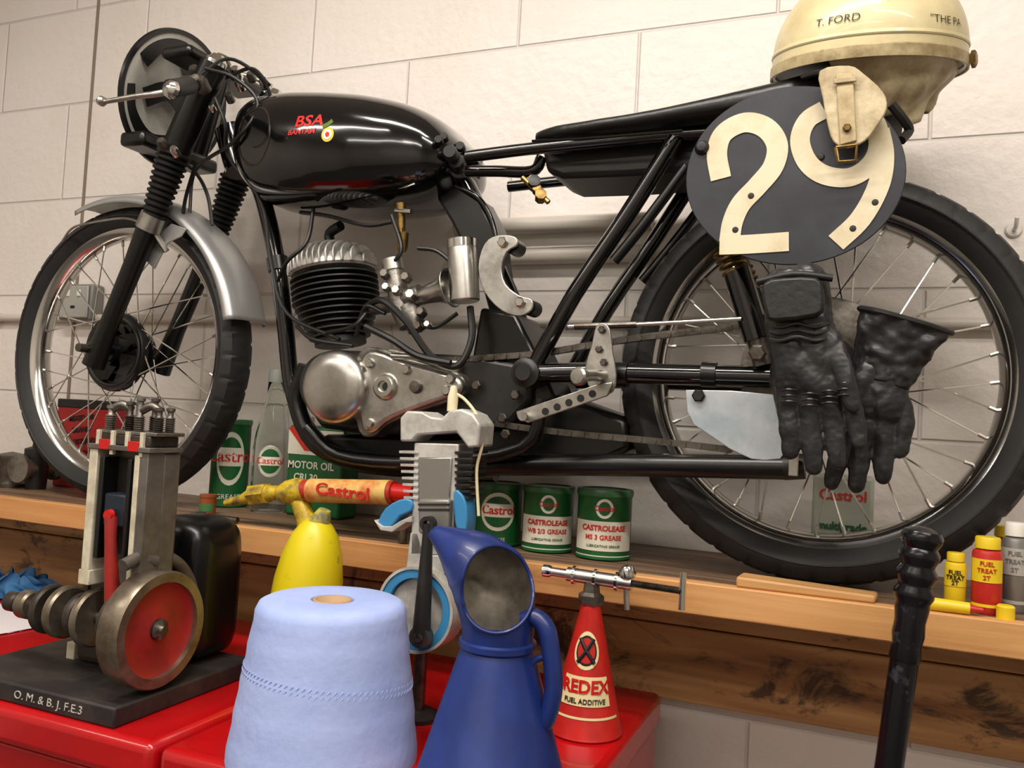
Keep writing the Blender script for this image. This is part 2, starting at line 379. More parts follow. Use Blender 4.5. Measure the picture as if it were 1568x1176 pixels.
tube('guard_wire',WL([(95,370,-.045),(110,350,-.05),(135,342,-.055),(190,334,-.055),(225,345,-.06)],0),.0022,ALU,bike,8,4)
box('lower_yoke',W(262,236,0),(.06,.2,.028),BLK,bike,.008)
box('upper_yoke',W(330,112,0),(.07,.21,.022),BLK,bike,.008)
tube('steering_stem',[W(340,100,0),W(300,235,0)],.022,BLK,bike,18)
lathe('stem_nut',[(0,.02),(.012,.02),(.018,.01),(.02,0),(0,0)],W(338,100,0),(.35,0,1),CHR,bike,seg=6)
tube('clip_on_near',[W(318,128,-.08),W(292,131,-.15),W(262,136,-.24)],.011,BLK,bike,14,3)
tube('grip_near',[W(290,131,-.155),W(262,136,-.24)],.015,RUB2,bike,16)
lathe('bar_end_near',[(0,.008),(.008,.007),(.014,.002),(.015,-.006),(0,-.006)],W(260,136,-.245),(0,-1,0),CHR,bike,seg=20)
tube('lever_near',[W(300,118,-.14),W(258,140,-.21),W(205,148,-.23),W(160,156,-.24)],[.006,.006,.0045,.004],ALU,bike,10,4)
lathe('lever_ball_near',[(0,-.009),(.006,-.007),(.009,0),(.006,.007),(0,.009)],W(156,155,-.24),(1,0,0),ALU,bike,seg=16)
tube('clip_on_far',[W(335,125,.085),W(345,122,.16)],.012,BLK,bike,14)
tube('lever_far',[W(350,110,.1),W(385,118,.13),W(415,132,.14)],[.006,.005,.005],ALU,bike,10,3)
for i,(u,v,y,r) in enumerate([(300,112,-.09,.011),(318,100,-.07,.009),(345,95,-.05,.008),(362,112,-.04,.010),(385,118,-.03,.008),(405,128,-.02,.009),(310,130,-.12,.012),(368,130,-.05,.009),(250,222,-.11,.010),(268,232,-.11,.008),(352,150,-.05,.008),(325,165,-.105,.006)]):
    lathe('headstock_bolt_%d'%i,[(0,r*1.2),(r*.7,r*1.2),(r,r*.7),(r,-r),(0,-r)],W(u,v,y),(.2,-.8,.5),CHR if i%2 else STL,bike,seg=10)
CB=[[(315,105,-.12),(360,120,-.11),(395,160,-.10),(360,215,-.11),(300,260,-.02),(290,330,-.02)],[(300,120,-.13),(350,90,-.08),(400,120,-.05),(420,160,-.03)],[(345,120,-.06),(385,105,-.06),(412,130,-.08)],
    [(268,240,-.1),(300,265,-.03),(318,300,-.03),(325,345,-.03)],[(330,150,-.1),(345,190,-.1),(350,240,-.08),(400,310,-.06),(415,400,-.06),(440,480,-.08),(520,520,-.1)],
    [(300,250,-.05),(285,300,-.04),(280,330,-.04)],[(480,320,-.06),(470,370,-.09),(440,400,-.1),(425,430,-.08)],
    [(560,470,-.1),(585,460,-.12),(620,490,-.12),(660,545,-.11),(700,560,-.11),(722,520,-.1),(720,470,-.09)],
    [(500,510,-.11),(540,500,-.13),(560,480,-.12)],[(640,380,-.1),(670,385,-.1),(700,410,-.1)],[(600,330,-.08),(615,380,-.1),(600,405,-.1)],
    [(650,500,-.1),(670,500,-.1),(700,480,-.1)],[(455,500,-.1),(480,520,-.12),(540,530,-.12)],[(600,340,-.06),(560,345,-.06),(500,330,-.04),(460,325,-.03)],
    [(560,500,-.12),(600,520,-.125),(640,545,-.12),(690,556,-.115)],[(545,515,-.1),(560,470,-.11),(590,480,-.11)]]
for i,l in enumerate(CB): tube('cable_%d'%i,WL(l,0),.0034 if i not in(7,14) else .0055,CABLE,bike,8,6)
# front number plate (disc facing forwards, seen from its back)
pc=W(276,152,0); pc.x-=.02; ax=Vector((-1,0,.22)).normalized()
PLB=M('plate_grey_back',(186,184,176),.4,col2=(156,153,144),vs=10)
open_lathe('front_number_plate',[(0,.012),(.05,.010),(.09,.003),(.130,-.010)],pc,ax,PLB,bike,64,.002)
lathe('front_plate_edge',[(.125,-.012),(.133,-.012),(.134,-.006),(.126,-.004)],pc,ax,BLK,bike,seg=64,closed=True)
ey=Vector((0,1,0)); ez=ax.cross(ey).normalized()
if ez.z<0: ez=-ez
def PF(a,b): return pc+ey*a+ez*b-ax*.006
for i,l in enumerate([[(-.095,.045),(-.06,.09),(.0,.095),(.02,.06)],[(-.115,-.01),(-.095,-.06),(-.04,-.095),(.03,-.08)],[(.03,.09),(.08,.07),(.1,.0),(.07,-.05)],[(-.07,-.02),(-.02,.01),(.03,-.01)]]):
    ribbon('front_plate_mark_%d'%i,[PF(*q) for q in l],.036,-ax,.0012,BLK,bike)

# tank
TK=[(350,196,228,.018),(358,172,250,.06),(375,151,282,.09),(400,141,304,.108),(445,137,314,.12),(500,138,317,.125),(560,143,316,.125),(620,156,309,.12),(662,176,296,.108),(688,202,275,.085),(700,218,256,.05),(704,232,244,.015)]
secs=[]
for (u,a,b,h) in TK:
    pa,pb=W(u,a,-.06),W(u,b,-.06); secs.append(((pa.x+pb.x)/2,pa.z,pb.z,h))
tank=loft('fuel_tank',secs,GLOSS,bike,ex=2.7,sm=5,seg=72)
lathe('filler_cap',[(0,.012),(.022,.010),(.026,.004),(.026,-.01),(0,-.01)],Vector((W(560,150,0).x,0.02,secs[6][1]-.004)),(0,0,1),CHR,bike,seg=32)
rcx=W(390,208,-.11); rp=[rcx+Vector((.040*cos(t*2*pi/40),-.03,.050*sin(t*2*pi/40))) for t in range(41)]
o=ribbon('tank_recess_edge',rp,.004,(0,-1,0),.001,STL,bike,1); onto(o,tank,.0006)
BR=M('badge_red',(215,30,26),.35); YL=M('badge_yellow',(235,200,60),.35)
bc=W(459,177,-.15)
o=text('tank_badge',"BSA",.026,BR,bike,flat(bc,(1,0,-.03),(.22,0,1)),ext=0,bold=.0006,sx=1.3); onto(o,tank)
o=text('tank_badge_sub',"BANTAM",.0115,BR,bike,flat(W(447,194,-.15),(1,0,-.03),(.22,0,1)),ext=0,bold=.0003,sx=1.2); onto(o,tank)
o=ribbon('badge_leaf',[W(480,186,-.15),W(488,182,-.15),W(495,176,-.15)],.007,(0,-1,0),.0,M('badge_green',(130,160,60),.4),bike); onto(o,tank,.0009)
def disc(name,c,r,mat,off):
    vs=[c]+[];fs=[]
    for j in range(1,4):
        for k in range(24): vs.append(c+Vector((r*j/3*cos(k*pi/12),0,r*j/3*sin(k*pi/12))))
    for k in range(24): fs.append((0,1+k,1+(k+1)%24))
    for j in range(2):
        for k in range(24): q=1+j*24; fs.append((q+k,q+(k+1)%24,q+24+(k+1)%24,q+24+k))
    o=mk(name,vs,fs,mat,bike); onto(o,tank,off)
disc('badge_boss',W(488,198,-.15),.012,YL,.0008); disc('badge_boss_in',W(488,198,-.15),.0085,WHT,.0014); disc('badge_boss_core',W(488,198,-.15),.004,BR,.002)
for i,(u,v,y,r) in enumerate([(672,215,-.1,.007),(690,235,-.09,.012),(700,250,-.06,.014),(680,210,-.09,.007),(705,225,-.05,.008)]):
    lathe('tank_mount_%d'%i,[(0,r),(r*.8,r),(r,r*.5),(r,-r),(0,-r)],W(u,v,y),(.3,-1,0),SAT,bike,seg=12)
# frame tubes
def tb(n,l,y,px,mat=GLOSS,sm=5,seg=16): 
    pts=WL(l,y); u,v=l[len(l)//2][:2]; return tube(n,pts,R(u,v,y,px),mat,bike,seg,sm)
tb('headstock_tube',[(355,200),(372,262)],0,26)
tb('down_tube',[(372,230),(404,310),(424,400),(437,500),(447,590),(470,655),(520,700),(600,716),(760,724)],-.01,13)
tb('down_tube_clip',[(424,395),(427,415)],-.01,16,BLK)
tb('top_tube',[(372,235),(560,290),(705,262)],0,14)
tb('seat_tube',[(690,250),(720,300),(755,400),(788,480),(818,600)],0,17)
prism('seat_tube_gusset',[(660,290),(700,282),(735,305),(758,350),(766,420),(800,540),(770,560),(735,430),(690,340)],-.03,.06,BLK,bike,.006)
tb('gusset_edge',[(698,284),(735,305),(757,350),(765,420)],-.032,4,GLOSS)
for tag,y,dy in(('near',-.085,0),('far',.085,0)):
    def WQ(l): return [Vector((W(a,b,-.085).x,y,W(a,b,-.085).z)) for a,b in l]
    tube('seat_rail_'+tag,WQ([(715,240),(810,228),(950,214),(1045,205),(1150,200),(1230,205)]),.0095,GLOSS,bike,14,4)
    tube('rear_stay_'+tag,WQ([(1035,212),(960,330),(880,450),(818,562)]),.0125,GLOSS,bike,16,3)
    tube('inner_stay_'+tag,WQ([(1052,255),(985,345),(940,400)]),.008,BLK,bike,12,2)
    tube('swingarm_'+tag,WQ([(812,572),(900,570),(1020,573),(1180,577)]),.0145,GLOSS,bike,18,2)
    tube('lower_rail_'+tag,WQ([(470,655),(520,698),(640,708),(800,685),(830,610)]),.010,BLK,bike,14,4)
    tube('shock_body_'+tag,WQ([(1128,415),(1160,520)]),.0185,GLOSS,bike,24)
    tube('shock_lower_'+tag,WQ([(1160,520),(1170,560)]),.014,STL,bike,20)
    tube('shock_top_'+tag,WQ([(1105,350),(1122,400)]),.012,STL,bike,20)
    sp=[];
    a,b=WQ([(1110,380),(1128,418)]); d=(b-a).normalized(); s1=d.cross(Vector((0,1,0)))
    for i in range(41):
        t=i/40; an=t*2*pi*4; sp.append(a.lerp(b,t)+(s1*cos(an)+Vector((0,1,0))*sin(an))*.017)
    tube('shock_spring_'+tag,sp,.0026,BRASS,bike,8)
    lathe('swing_pivot_'+tag,[(0,.012),(.012,.012),(.016,.006),(.022,.004),(.022,-.004),(0,-.004)],WQ([(810,572)])[0]+Vector((0,-.014 if y<0 else .014,0)),(0,-1 if y<0 else 1,0),STL if y>0 else SAT,bike,seg=20)
tb('rail_join',[(715,262),(760,262),(815,262),(830,240)],-.05,9)
tb('tank_tail_tube',[(690,245),(735,240)],-.03,12)
tube('swing_cross',[W(812,572,-.09),Vector((W(812,572,-.09).x,.09,W(812,572,-.09).z))],.02,BLK,bike,18)
for u in (940,1075): tube('swing_collar_%d'%u,[W(u,573,-.087),W(u+22,574,-.087)],.0175,BLK,bike,18)
bolt('axle_bolt_rear',W(1160,541,-.105),.012,STL,bike)
for i,(u,v,r) in enumerate([(818,280,.010),(822,290,.007),(828,300,.009),(815,275,.006)]):
    lathe('bracket_nut_%d'%i,[(0,r),(r,r*.8),(r,-r),(0,-r)],W(u,v,-.08),(.4,-1,.3),BRASS if i else SAT,bike,seg=8)
tube('bracket_stud',[W(800,272,-.08),W(840,310,-.08)],.004,BRASS,bike,8)
# seat
ST=[(811,205,211,.03),(822,199,219,.075),(860,194,224,.10),(930,188,220,.115),(1000,178,214,.12),(1060,165,206,.12),(1130,147,200,.12),(1190,130,196,.118),(1240,113,192,.112),(1290,104,190,.10),(1345,110,188,.09),(1385,130,180,.06)]
secs2=[]
for (u,a,b,h) in ST:
    pa,pb=W(u,a,-.07),W(u,b,-.07); secs2.append(((pa.x+pb.x)/2,pa.z,pb.z,h))
SEATM=M('seat_vinyl',(16,16,17),.36,bump=.25,bs=120)
loft('seat',secs2,SEATM,bike,ex=3,sm=4,seg=44)
prism('seat_pan',[(828,222),(1040,208),(1110,205),(1100,250),(1040,262),(960,268),(860,272),(836,262)],-.06,.12,SAT,bike,.008)
tube('seat_piping',[W(815,216,-.115),W(900,212,-.118),W(1045,200,-.118)],.0022,GLOSS,bike,8,4)
# engine: cases
EY=-.105
lathe('crankcase',[(0,-.085),(.05,-.085),(.054,-.075),(.054,.09),(0,.1)],W(540,592,0),(0,1,0),SAT,bike,seg=48,bev=.003)
prism('gearbox_case',[(470,560),(500,535),(640,540),(735,545),(815,560),(812,615),(780,650),(700,665),(560,665),(490,655),(460,610)],-.075,.16,SAT,bike,.008,sm=0)
lathe('round_side_cover',[(0,.016),(.03,.0155),(.050,.012),(.058,.004),(.060,-.004),(.060,-.03),(0,-.03)],W(512,592,EY-.012),(0,-1,0),POL,bike,seg=64,ang=50)
prism('side_case',[(553,545),(575,537),(620,553),(690,573),(706,585),(704,600),(690,607),(630,628),(590,645),(568,662),(553,655),(545,600)],EY-.004,.045,ALU,bike,.006,sm=3)
prism('side_case_rim',[(549,540),(577,532),(622,548),(694,568),(711,583),(709,603),(694,612),(632,633),(592,650),(570,668),(549,661),(540,600)],EY+.008,.045,CAST,bike,.003,sm=3)
lathe('selector_boss',[(0,.006),(.008,.006),(.009,.010),(.016,.010),(.020,.006),(.022,0),(.022,-.01)],W(591,592,EY-.004),(0,-1,0),POL,bike,seg=32)
lathe('selector_hole',[(0,.0),(.007,.0),(.007,-.003)],W(591,592,EY-.0115),(0,-1,0),SAT,bike,seg=20)
for i,(u,v) in enumerate([(566,556),(566,648),(637,592),(690,580),(684,598),(622,566)]):
    lathe('case_screw_%d'%i,[(0,.005),(.006,.005),(.008,.002),(.008,-.004)],W(u,v,EY-.006),(0,-1,0),ALU,bike,seg=16)
lathe('case_boss',[(0,.007),(.009,.006),(.011,0),(.011,-.005)],W(637,592,EY-.006),(0,-1,0),STL,bike,seg=16)
prism('upper_case',[(560,540),(600,533),(660,548),(705,552),(700,575),(620,560),(560,552)],-.09,.06,CAST,bike,.004)
tb('case_arm',[(600,545),(650,548),(690,556)],-.11,5,ALU)
# cylinder barrel with fins
def axisframe(a,b): return (b-a).normalized(),(b-a).length
a,b=W(522,528,0),W(511,420,0); d,L=axisframe(a,b); prof=[(0,0),(.045,0),(.045,.01)]
nf=11
for i in range(nf):
    h=.012+(L-.014)*i/nf; r=.050+.027*min(1,(i+1)/7); g=(L-.014)/nf
    prof+=[(.043,h),(r,h+.0005),(r,h+.0032),(.043,h+.004),(.043,h+g*.98)]
prof+=[(0,L)]
lathe('barrel_fins',prof,a,d,SAT,bike,seg=56,ang=30)
HEADM=M('head_alloy',(192,189,183),.45,.6,bump=.3,bs=100,col2=(146,142,136),vs=30)
top=b; lathe('head_base',[(0,0),(.074,0),(.077,.004),(.076,.010),(.068,.022),(.05,.034),(.02,.042),(0,.043)],top,d,HEADM,bike,seg=48)
sx=Vector((1,0,0)); sx=(sx-d*sx.dot(d)).normalized(); Y=Vector((0,1,0))
for i in range(15):
    t=(i-7)/7.3; w=math.sqrt(max(0,1-t*t))*.078; h=.012+.042*math.sqrt(max(0,1-t*t))
    out=[(-w,0),(-w,h*.35)]+[(w*-cos(pi*k/10)*.98,h*.35+h*.65*sin(pi*k/10)) for k in range(1,10)]+[(w,h*.35),(w,0)]
    cpt=top+sx*(t*.080)+d*.003; n_=len(out); vs=[cpt+Y*q[0]+d*q[1]-sx*.002 for q in out]+[cpt+Y*q[0]+d*q[1]+sx*.002 for q in out]
    fs=[tuple(range(n_)),tuple(range(2*n_-1,n_-1,-1))]+[(k,(k+1)%n_,n_+(k+1)%n_,n_+k) for k in range(n_)]
    mk('head_fin_%d'%i,vs,fs,HEADM,bike,bev=.0012,ang=30)
tube('spark_plug',[top+d*.03,top+d*.065],[.009,.006],WHT,bike,12)
tube('plug_cap',[top+d*.055,top+d*.075,top+d*.078+Vector((.03,-.01,.008))],.009,RUB2,bike,12,3)
# carburettor
cy=-.09
tube('carb_body',[W(602,408,cy),W(614,470,cy),W(625,500,cy)],[.014,.019,.015],CAST,bike,20)
tube('carb_top',[W(600,398,cy),W(603,415,cy)],.017,ALU,bike,20)
tube('carb_bowl',[W(625,470,cy),W(640,505,cy)],[.018,.016],CAST,bike,18)
tube('carb_inlet',[W(575,470,-.04),W(615,462,cy)],.014,CAST,bike,16)
tube('carb_throat',[W(612,462,cy),W(645,450,cy)],.016,CAST,bike,18)
a,b=W(640,455,cy),W(690,440,cy-.005); d,L=axisframe(a,b)
open_lathe('bellmouth',[(.014,0),(.015,L*.3),(.018,L*.6),(.024,L*.85),(.030,L*.98),(.032,L*1.0)],a,d,POL,bike,40,.0015)
lathe('bellmouth_throat',[(0,.002),(.0135,.002),(.0135,0)],a+d*.004,d,RUB2,bike,seg=24)
for i,(u,v,r) in enumerate([(590,420,.008),(592,440,.007),(622,425,.008),(630,452,.009),(645,478,.008),(608,445,.008),(640,500,.008),(655,497,.006)]):
    lathe('carb_nut_%d'%i,[(0,r),(r*.8,r),(r,r*.6),(r,-r),(0,-r)],W(u,v,cy-.018),(.1,-1,.2),ALU if i%2 else STL,bike,seg=6,ang=20)
tube('fuel_tap',[W(614,312,-.07),W(615,332,-.07),W(614,352,-.07)],[.009,.007,.008],BRASS,bike,12)
tube('fuel_tap_lever',[W(606,322,-.075),W(630,324,-.08)],.004,CHR,bike,8)
lathe('fuel_filter',[(0,0),(.007,0),(.009,.006),(.009,.03),(0,.032)],W(616,385,-.08),(0,0,1),BRASS,bike,seg=16)
tube('fuel_hose',WL([(614,350),(616,368)],-.075),.004,BRASS,bike,8)
a,b=W(712,462,-.1),W(707,372,-.1)
tube('catch_tank',[a,a.lerp(b,.02),a.lerp(b,.9),b],[.021,.0228,.0228,.0215],POL,bike,36)
tube('catch_tank_cap',[a.lerp(b,.9),a.lerp(b,1.04)],.0235,CHR,bike,36)
prism('engine_plate',[(742,372),(762,360),(788,362),(792,375),(776,386),(768,410),(774,435),(795,452),(814,458),(814,474),(796,484),(768,476),(742,448),(732,410)],-.108,.005,ALU,bike,.0015,sm=3)
for u,v in((770,371),(797,463)): bolt('plate_bolt_%d'%u,W(u,v,-.109),.008,CHR,bike)
for u,v in((783,376),(808,470)): lathe('plate_lug_%d'%u,[(0,.0),(.012,0),(.012,-.03),(0,-.03)],W(u,v,-.10),(0,-1,0),BLK,bike,seg=24)
prism('rearset_plate',[(912,500),(924,494),(934,504),(938,540),(944,575),(938,600),(918,606),(900,590),(896,560),(905,530)],-.125,.005,ALU,bike,.0015,sm=2)
for u,v in((922,505),(925,555),(925,590),(912,575),(918,535)): bolt('rearset_bolt_%d'%v,W(u,v,-.126),.0055,STL,bike)
tube('footpeg',[W(925,575,-.12),W(905,575,-.16),W(886,576,-.19)],[.008,.008,.0085],POL,bike,18)
lathe('footpeg_end',[(0,.004),(.010,.003),(.0125,0),(.012,-.008),(0,-.008)],W(885,576,-.195),(-.3,-1,0),ALU,bike,seg=24)
lp=[(938,585),(930,606),(860,630),(808,648),(792,640),(790,630),(850,610),(915,588)]
prism('brake_lever',lp,-.135,.005,ALU,bike,.0012,sm=0)
for i in range(5):
    t=i/4; lathe('lever_hole_%d'%i,[(0,.0004),(.0052,.0004),(.0052,-.002)],W(835+t*72,630-t*27,-.1355),(0,-1,0),RUB2,bike,seg=18)
tube('lever_pedal',[W(800,638,-.14),W(800,638,-.165)],.006,ALU,bike,12)
tube('brake_rod',[W(870,500,-.11),W(975,497,-.11),W(1135,488,-.10)],.0032,CHR,bike,10)
tube('brake_rod_spring',[W(880,500,-.11),W(975,497,-.11)],[.0045]*2,STL,bike,8)
def chain(n,l,y):
    pts=WL(l,y); pts,_=cat(pts,[0]*len(pts),10); vs=[];fs=[]; out=[pts[0]]
    for i in range(1,len(pts)):
        seg=(pts[i]-out[-1]).length
        while seg>=.0105:
            out.append(out[-1]+(pts[i]-out[-1]).normalized()*.0105); seg=(pts[i]-out[-1]).length
    for i in range(len(out)-1):
        p,q=out[i],out[i+1]; t=(q-p).normalized(); s=t.cross(Vector((0,1,0))).normalized(); wy=.0045 if i%2 else .0065; b0=len(vs)
        for e,hh in((-.003,.0028),(.0,.0046),(.0105,.0046),(.0135,.0028)):
            for sy,sz in((-1,-1),(1,-1),(1,1),(-1,1)): vs.append(p+t*e+Vector((0,wy*sy,0))+s*hh*sz)
        for k in range(3):
            for m in range(4): fs.append((b0+k*4+m,b0+k*4+(m+1)%4,b0+k*4+4+(m+1)%4,b0+k*4+4+m))
        fs.append((b0,b0+1,b0+2,b0+3)); fs.append((b0+12,b0+13,b0+14,b0+15))
    mk(n,vs,fs,STL,bike,smooth=False)
chain('chain_upper',[(690,552),(760,547),(830,541),(960,520),(1130,500)],-.07)
chain('chain_lower',[(690,632),(770,650),(880,664),(1000,675),(1130,690)],-.07)
lathe('rear_sprocket',[(.05,-.002),(.098,-.002),(.102,0),(.098,.002),(.05,.002)],rc+Vector((0,-.07,0)),(0,1,0),STL,bike,seg=60,closed=True)
tube('sprocket_carrier',[rc+Vector((0,-.074,0)),rc+Vector((0,-.03,0))],.052,BLK,bike,40)
prism('chain_guard_plate',[(1050,597),(1120,598),(1184,604),(1192,640),(1200,668),(1203,692),(1192,707),(1150,703),(1118,688),(1062,650),(1052,630)],-.11,.004,M('brushed_plate',(200,206,212),.3,.5,bump=.1,bs=20,col2=(165,180,190),vs=14),bike,.001)
bolt('guard_bolt',W(1070,606,-.112),.009,SAT,bike)
tube('exhaust_pipe',WL([(470,560,-.05),(455,620,-.05),(500,692,-.05),(640,714,-.05),(800,712,-.06),(960,712,-.08),(1205,716,-.10)],0),[.015,.015,.015,.015,.016,.016,.016],BLK,bike,24,5)
tube('exhaust_tip',[W(1200,716,-.1),W(1232,714,-.1)],.0165,SAT,bike,24)
box('exhaust_clip',W(1215,712,-.122),(.012,.006,.028),ALU,bike,.001)
prism('engine_cradle_plate',[(490,665),(700,665),(810,640),(850,600),(960,640),(965,690),(900,718),(800,722),(560,716),(505,698)],-.04,.08,BLK,bike,.01)
prism('rear_engine_plate',[(735,470),(790,480),(830,560),(850,610),(800,650),(700,640),(720,560)],-.06,.1,BLK,bike,.006)
for i,(u,v) in enumerate([(770,640),(790,605),(730,590),(808,570),(775,665)]): bolt('frame_bolt_%d'%i,W(u,v,-.085),.008,STL,bike)

# side number plate 29
plate=root('race_number_plate',W(1210,268,-.15))
PY=-.152
c=W(1211,268,PY)
e1=(W(1379,262,PY)-W(1043,272,PY))/2; e2=(W(1216,131,PY)-W(1206,405,PY))/2
n=72
ring=[c+e1*cos(2*pi*k/n)+e2*sin(2*pi*k/n) for k in range(n)]
vs=ring+[q+Vector((0,.003,0)) for q in ring]; fs=[tuple(range(n)),tuple(range(2*n-1,n-1,-1))]+[(i,(i+1)%n,n+(i+1)%n,n+i) for i in range(n)]
PLATE=M('plate_black',(30,32,40),.42,col2=(46,48,56),vs=14,bump=.08,bs=60)
mk('disc',vs,fs,PLATE,plate,bev=.001)
NUM=M('numeral_cream',(222,210,180),.5,col2=(196,180,142),vs=22,vlo=.45,vhi=.75)
two=WL([(1104,274),(1098,235),(1108,205),(1140,188),(1172,196),(1190,222),(1184,255),(1160,285),(1135,312),(1122,340),(1117,370)],PY-.0004)
ribbon('numeral_two',two,R(1150,280,PY,31),(0,-1,0),.0012,NUM,plate)
ribbon('numeral_two_foot',WL([(1102,376),(1150,374),(1208,370)],PY-.0004),R(1150,280,PY,29),(0,-1,0),.00125,NUM,plate,2)
nine=WL([(1262,168),(1236,185),(1225,215),(1236,248),(1262,268),(1300,272),(1330,255),(1345,228),(1342,195),(1325,172)],PY-.0004)
ribbon('numeral_nine_bowl',nine,R(1280,230,PY,29),(0,-1,0),.0012,NUM,plate)
ribbon('numeral_nine_tail',WL([(1345,200),(1352,240),(1345,285),(1318,335),(1280,372)],PY-.0004),R(1300,280,PY,31),(0,-1,0),.0013,NUM,plate)
for u,v in((1126,352),(1306,350),(1150,300),(1340,310),(1257,240)): lathe('fixing_%d'%u,[(0,.002),(.0035,.0015),(.0045,0)],W(u,v,PY-.001),(0,-1,0),SAT,plate,seg=12)
lathe('plate_boss',[(0,.008),(.006,.007),(.010,0)],W(1075,226,PY-.001),(0,-1,0),SAT,plate,seg=16)
tube('plate_bracket',[W(1120,300,PY+.003),W(1110,340,-.09)],.006,SAT,plate,8)
tube('plate_bracket_b',[W(1240,190,PY+.003),W(1240,190,-.09)],.006,SAT,plate,8)

# helmet
hel=root('racing_helmet',W(1325,100,-.04))
hc=W(1326,110,-.045); HR=R(1326,118,-.045,138)
HM=M('helmet_cream',(224,211,166),.36,coat=.2,col2=(182,163,114),vs=9,bump=.12,bs=25,vlo=.42,vhi=.8)
tilt=Vector((.03,-.20,1)).normalized(); hq=Vector((0,0,1)).rotation_difference(tilt)
dome=[(HR*sin(pi/2*i/16),.02+HR*.93*cos(pi/2*i/16)) for i in range(17)]
dome+= [(HR*1.005,.005),(HR*1.0,-.004)]
open_lathe('shell',dome,hc,tilt,HM,hel,72,.004)
EDG=M('helmet_edge',(190,174,132),.45,col2=(140,120,84),vs=30)
lathe('rim_band',[(HR*1.0,-.006),(HR*1.018,-.006),(HR*1.022,0),(HR*1.018,.008),(HR*1.0,.010)],hc,tilt,EDG,hel,seg=72,closed=True)
lathe('rim_bead',[(HR*1.006,.020),(HR*1.014,.022),(HR*1.006,.026)],hc,tilt,HM,hel,seg=72,closed=True)
lathe('lining',[(HR*.97,.0),(HR*.95,.002),(HR*.8,.03),(HR*.5,.06),(0,.07)],hc,tilt,SAT,hel,seg=48)
LEA=M('tan_leather',(206,192,156),.5,col2=(150,128,92),vs=22,bump=.6,bs=60,vlo=.38,vhi=.68)
def skirt(name,a0,a1,rtop,rbot,h,mat,wav=.005):
    vs=[];fs=[];n=60;m=12
    for i in range(n+1):
        t=i/n; a=a0+(a1-a0)*t; edge=sin(pi*t)**.5
        for k in range(m+1):
            s=k/m; r=rtop*(1-s)+rbot*s+wav*sin(a*16+s*5)*s+.003*sin(s*11+a*3)
            vs.append(hc+hq@Vector((r*sin(a),-r*cos(a),.004-h*s*(.35+.65*edge)*(1+.08*sin(a*9)))))
    for i in range(n):
        for k in range(m): q=i*(m+1)+k; fs.append((q,q+1,q+m+2,q+m+1))
    o=mk(name,vs,fs,mat,hel,ang=80); s=o.modifiers.new('s','SOLIDIFY'); s.thickness=.003; return o
skirt('ear_skirt',rad(-22),rad(100),HR*.93,HR*.60,.078,LEA)
tp=[(1255,108),(1300,100),(1322,112),(1352,140),(1358,165),(1345,190),(1325,215),(1298,226),(1276,216),(1266,185),(1260,150)]
prism('ear_flap',tp,-.178,.004,LEA,hel,.0015,sm=3)
prism('strap',[(1280,112),(1306,112),(1312,215),(1286,222)],-.183,.004,M('strap_tan',(198,180,138),.5,col2=(160,138,98),vs=30),hel,.001)
prism('strap_tab',[(1276,120),(1310,116),(1312,124),(1277,128)],-.186,.003,LEA,hel,.001)
tube('buckle',WL([(1280,226),(1312,222),(1310,246),(1284,248),(1280,226)],-.184),.0022,BRASS,hel,8)
bolt('strap_rivet',W(1297,196,-.184),.005,BRASS,hel,h=.003)
tube('strap_dark',WL([(1280,108,-.165),(1250,112,-.15),(1230,118,-.13)],0),.004,SAT,hel,8,3)
tube('chin_strap_end',WL([(1365,160,-.14),(1385,185,-.13),(1392,200,-.12),(1380,215,-.13)],0),.006,SAT,hel,8,3)
bolt('side_button',hc+hq@Vector((HR*1.02,-.02,.002)),.011,BRASS,hel,ax=(1,-.3,0))
INK=M('ink',(60,50,38),.6)
def hw(zoff,a0):
    def f(x,y,z):
        zz=zoff+y; cc=min(.999,max(-.99,(zz-.02)/(HR*.93))); r=HR*math.sqrt(1-cc*cc)+.0012; a=a0+x/r
        return hc+hq@Vector((r*sin(a),-r*cos(a),zz))
    return f
text('helmet_name','T. FORD',.0135,INK,hel,hw(.042,rad(-17)),bold=-.0001,sx=1.1)
text('helmet_slogan','"THE PA',.0135,INK,hel,hw(.038,rad(48)),bold=-.0001,sx=1.1)

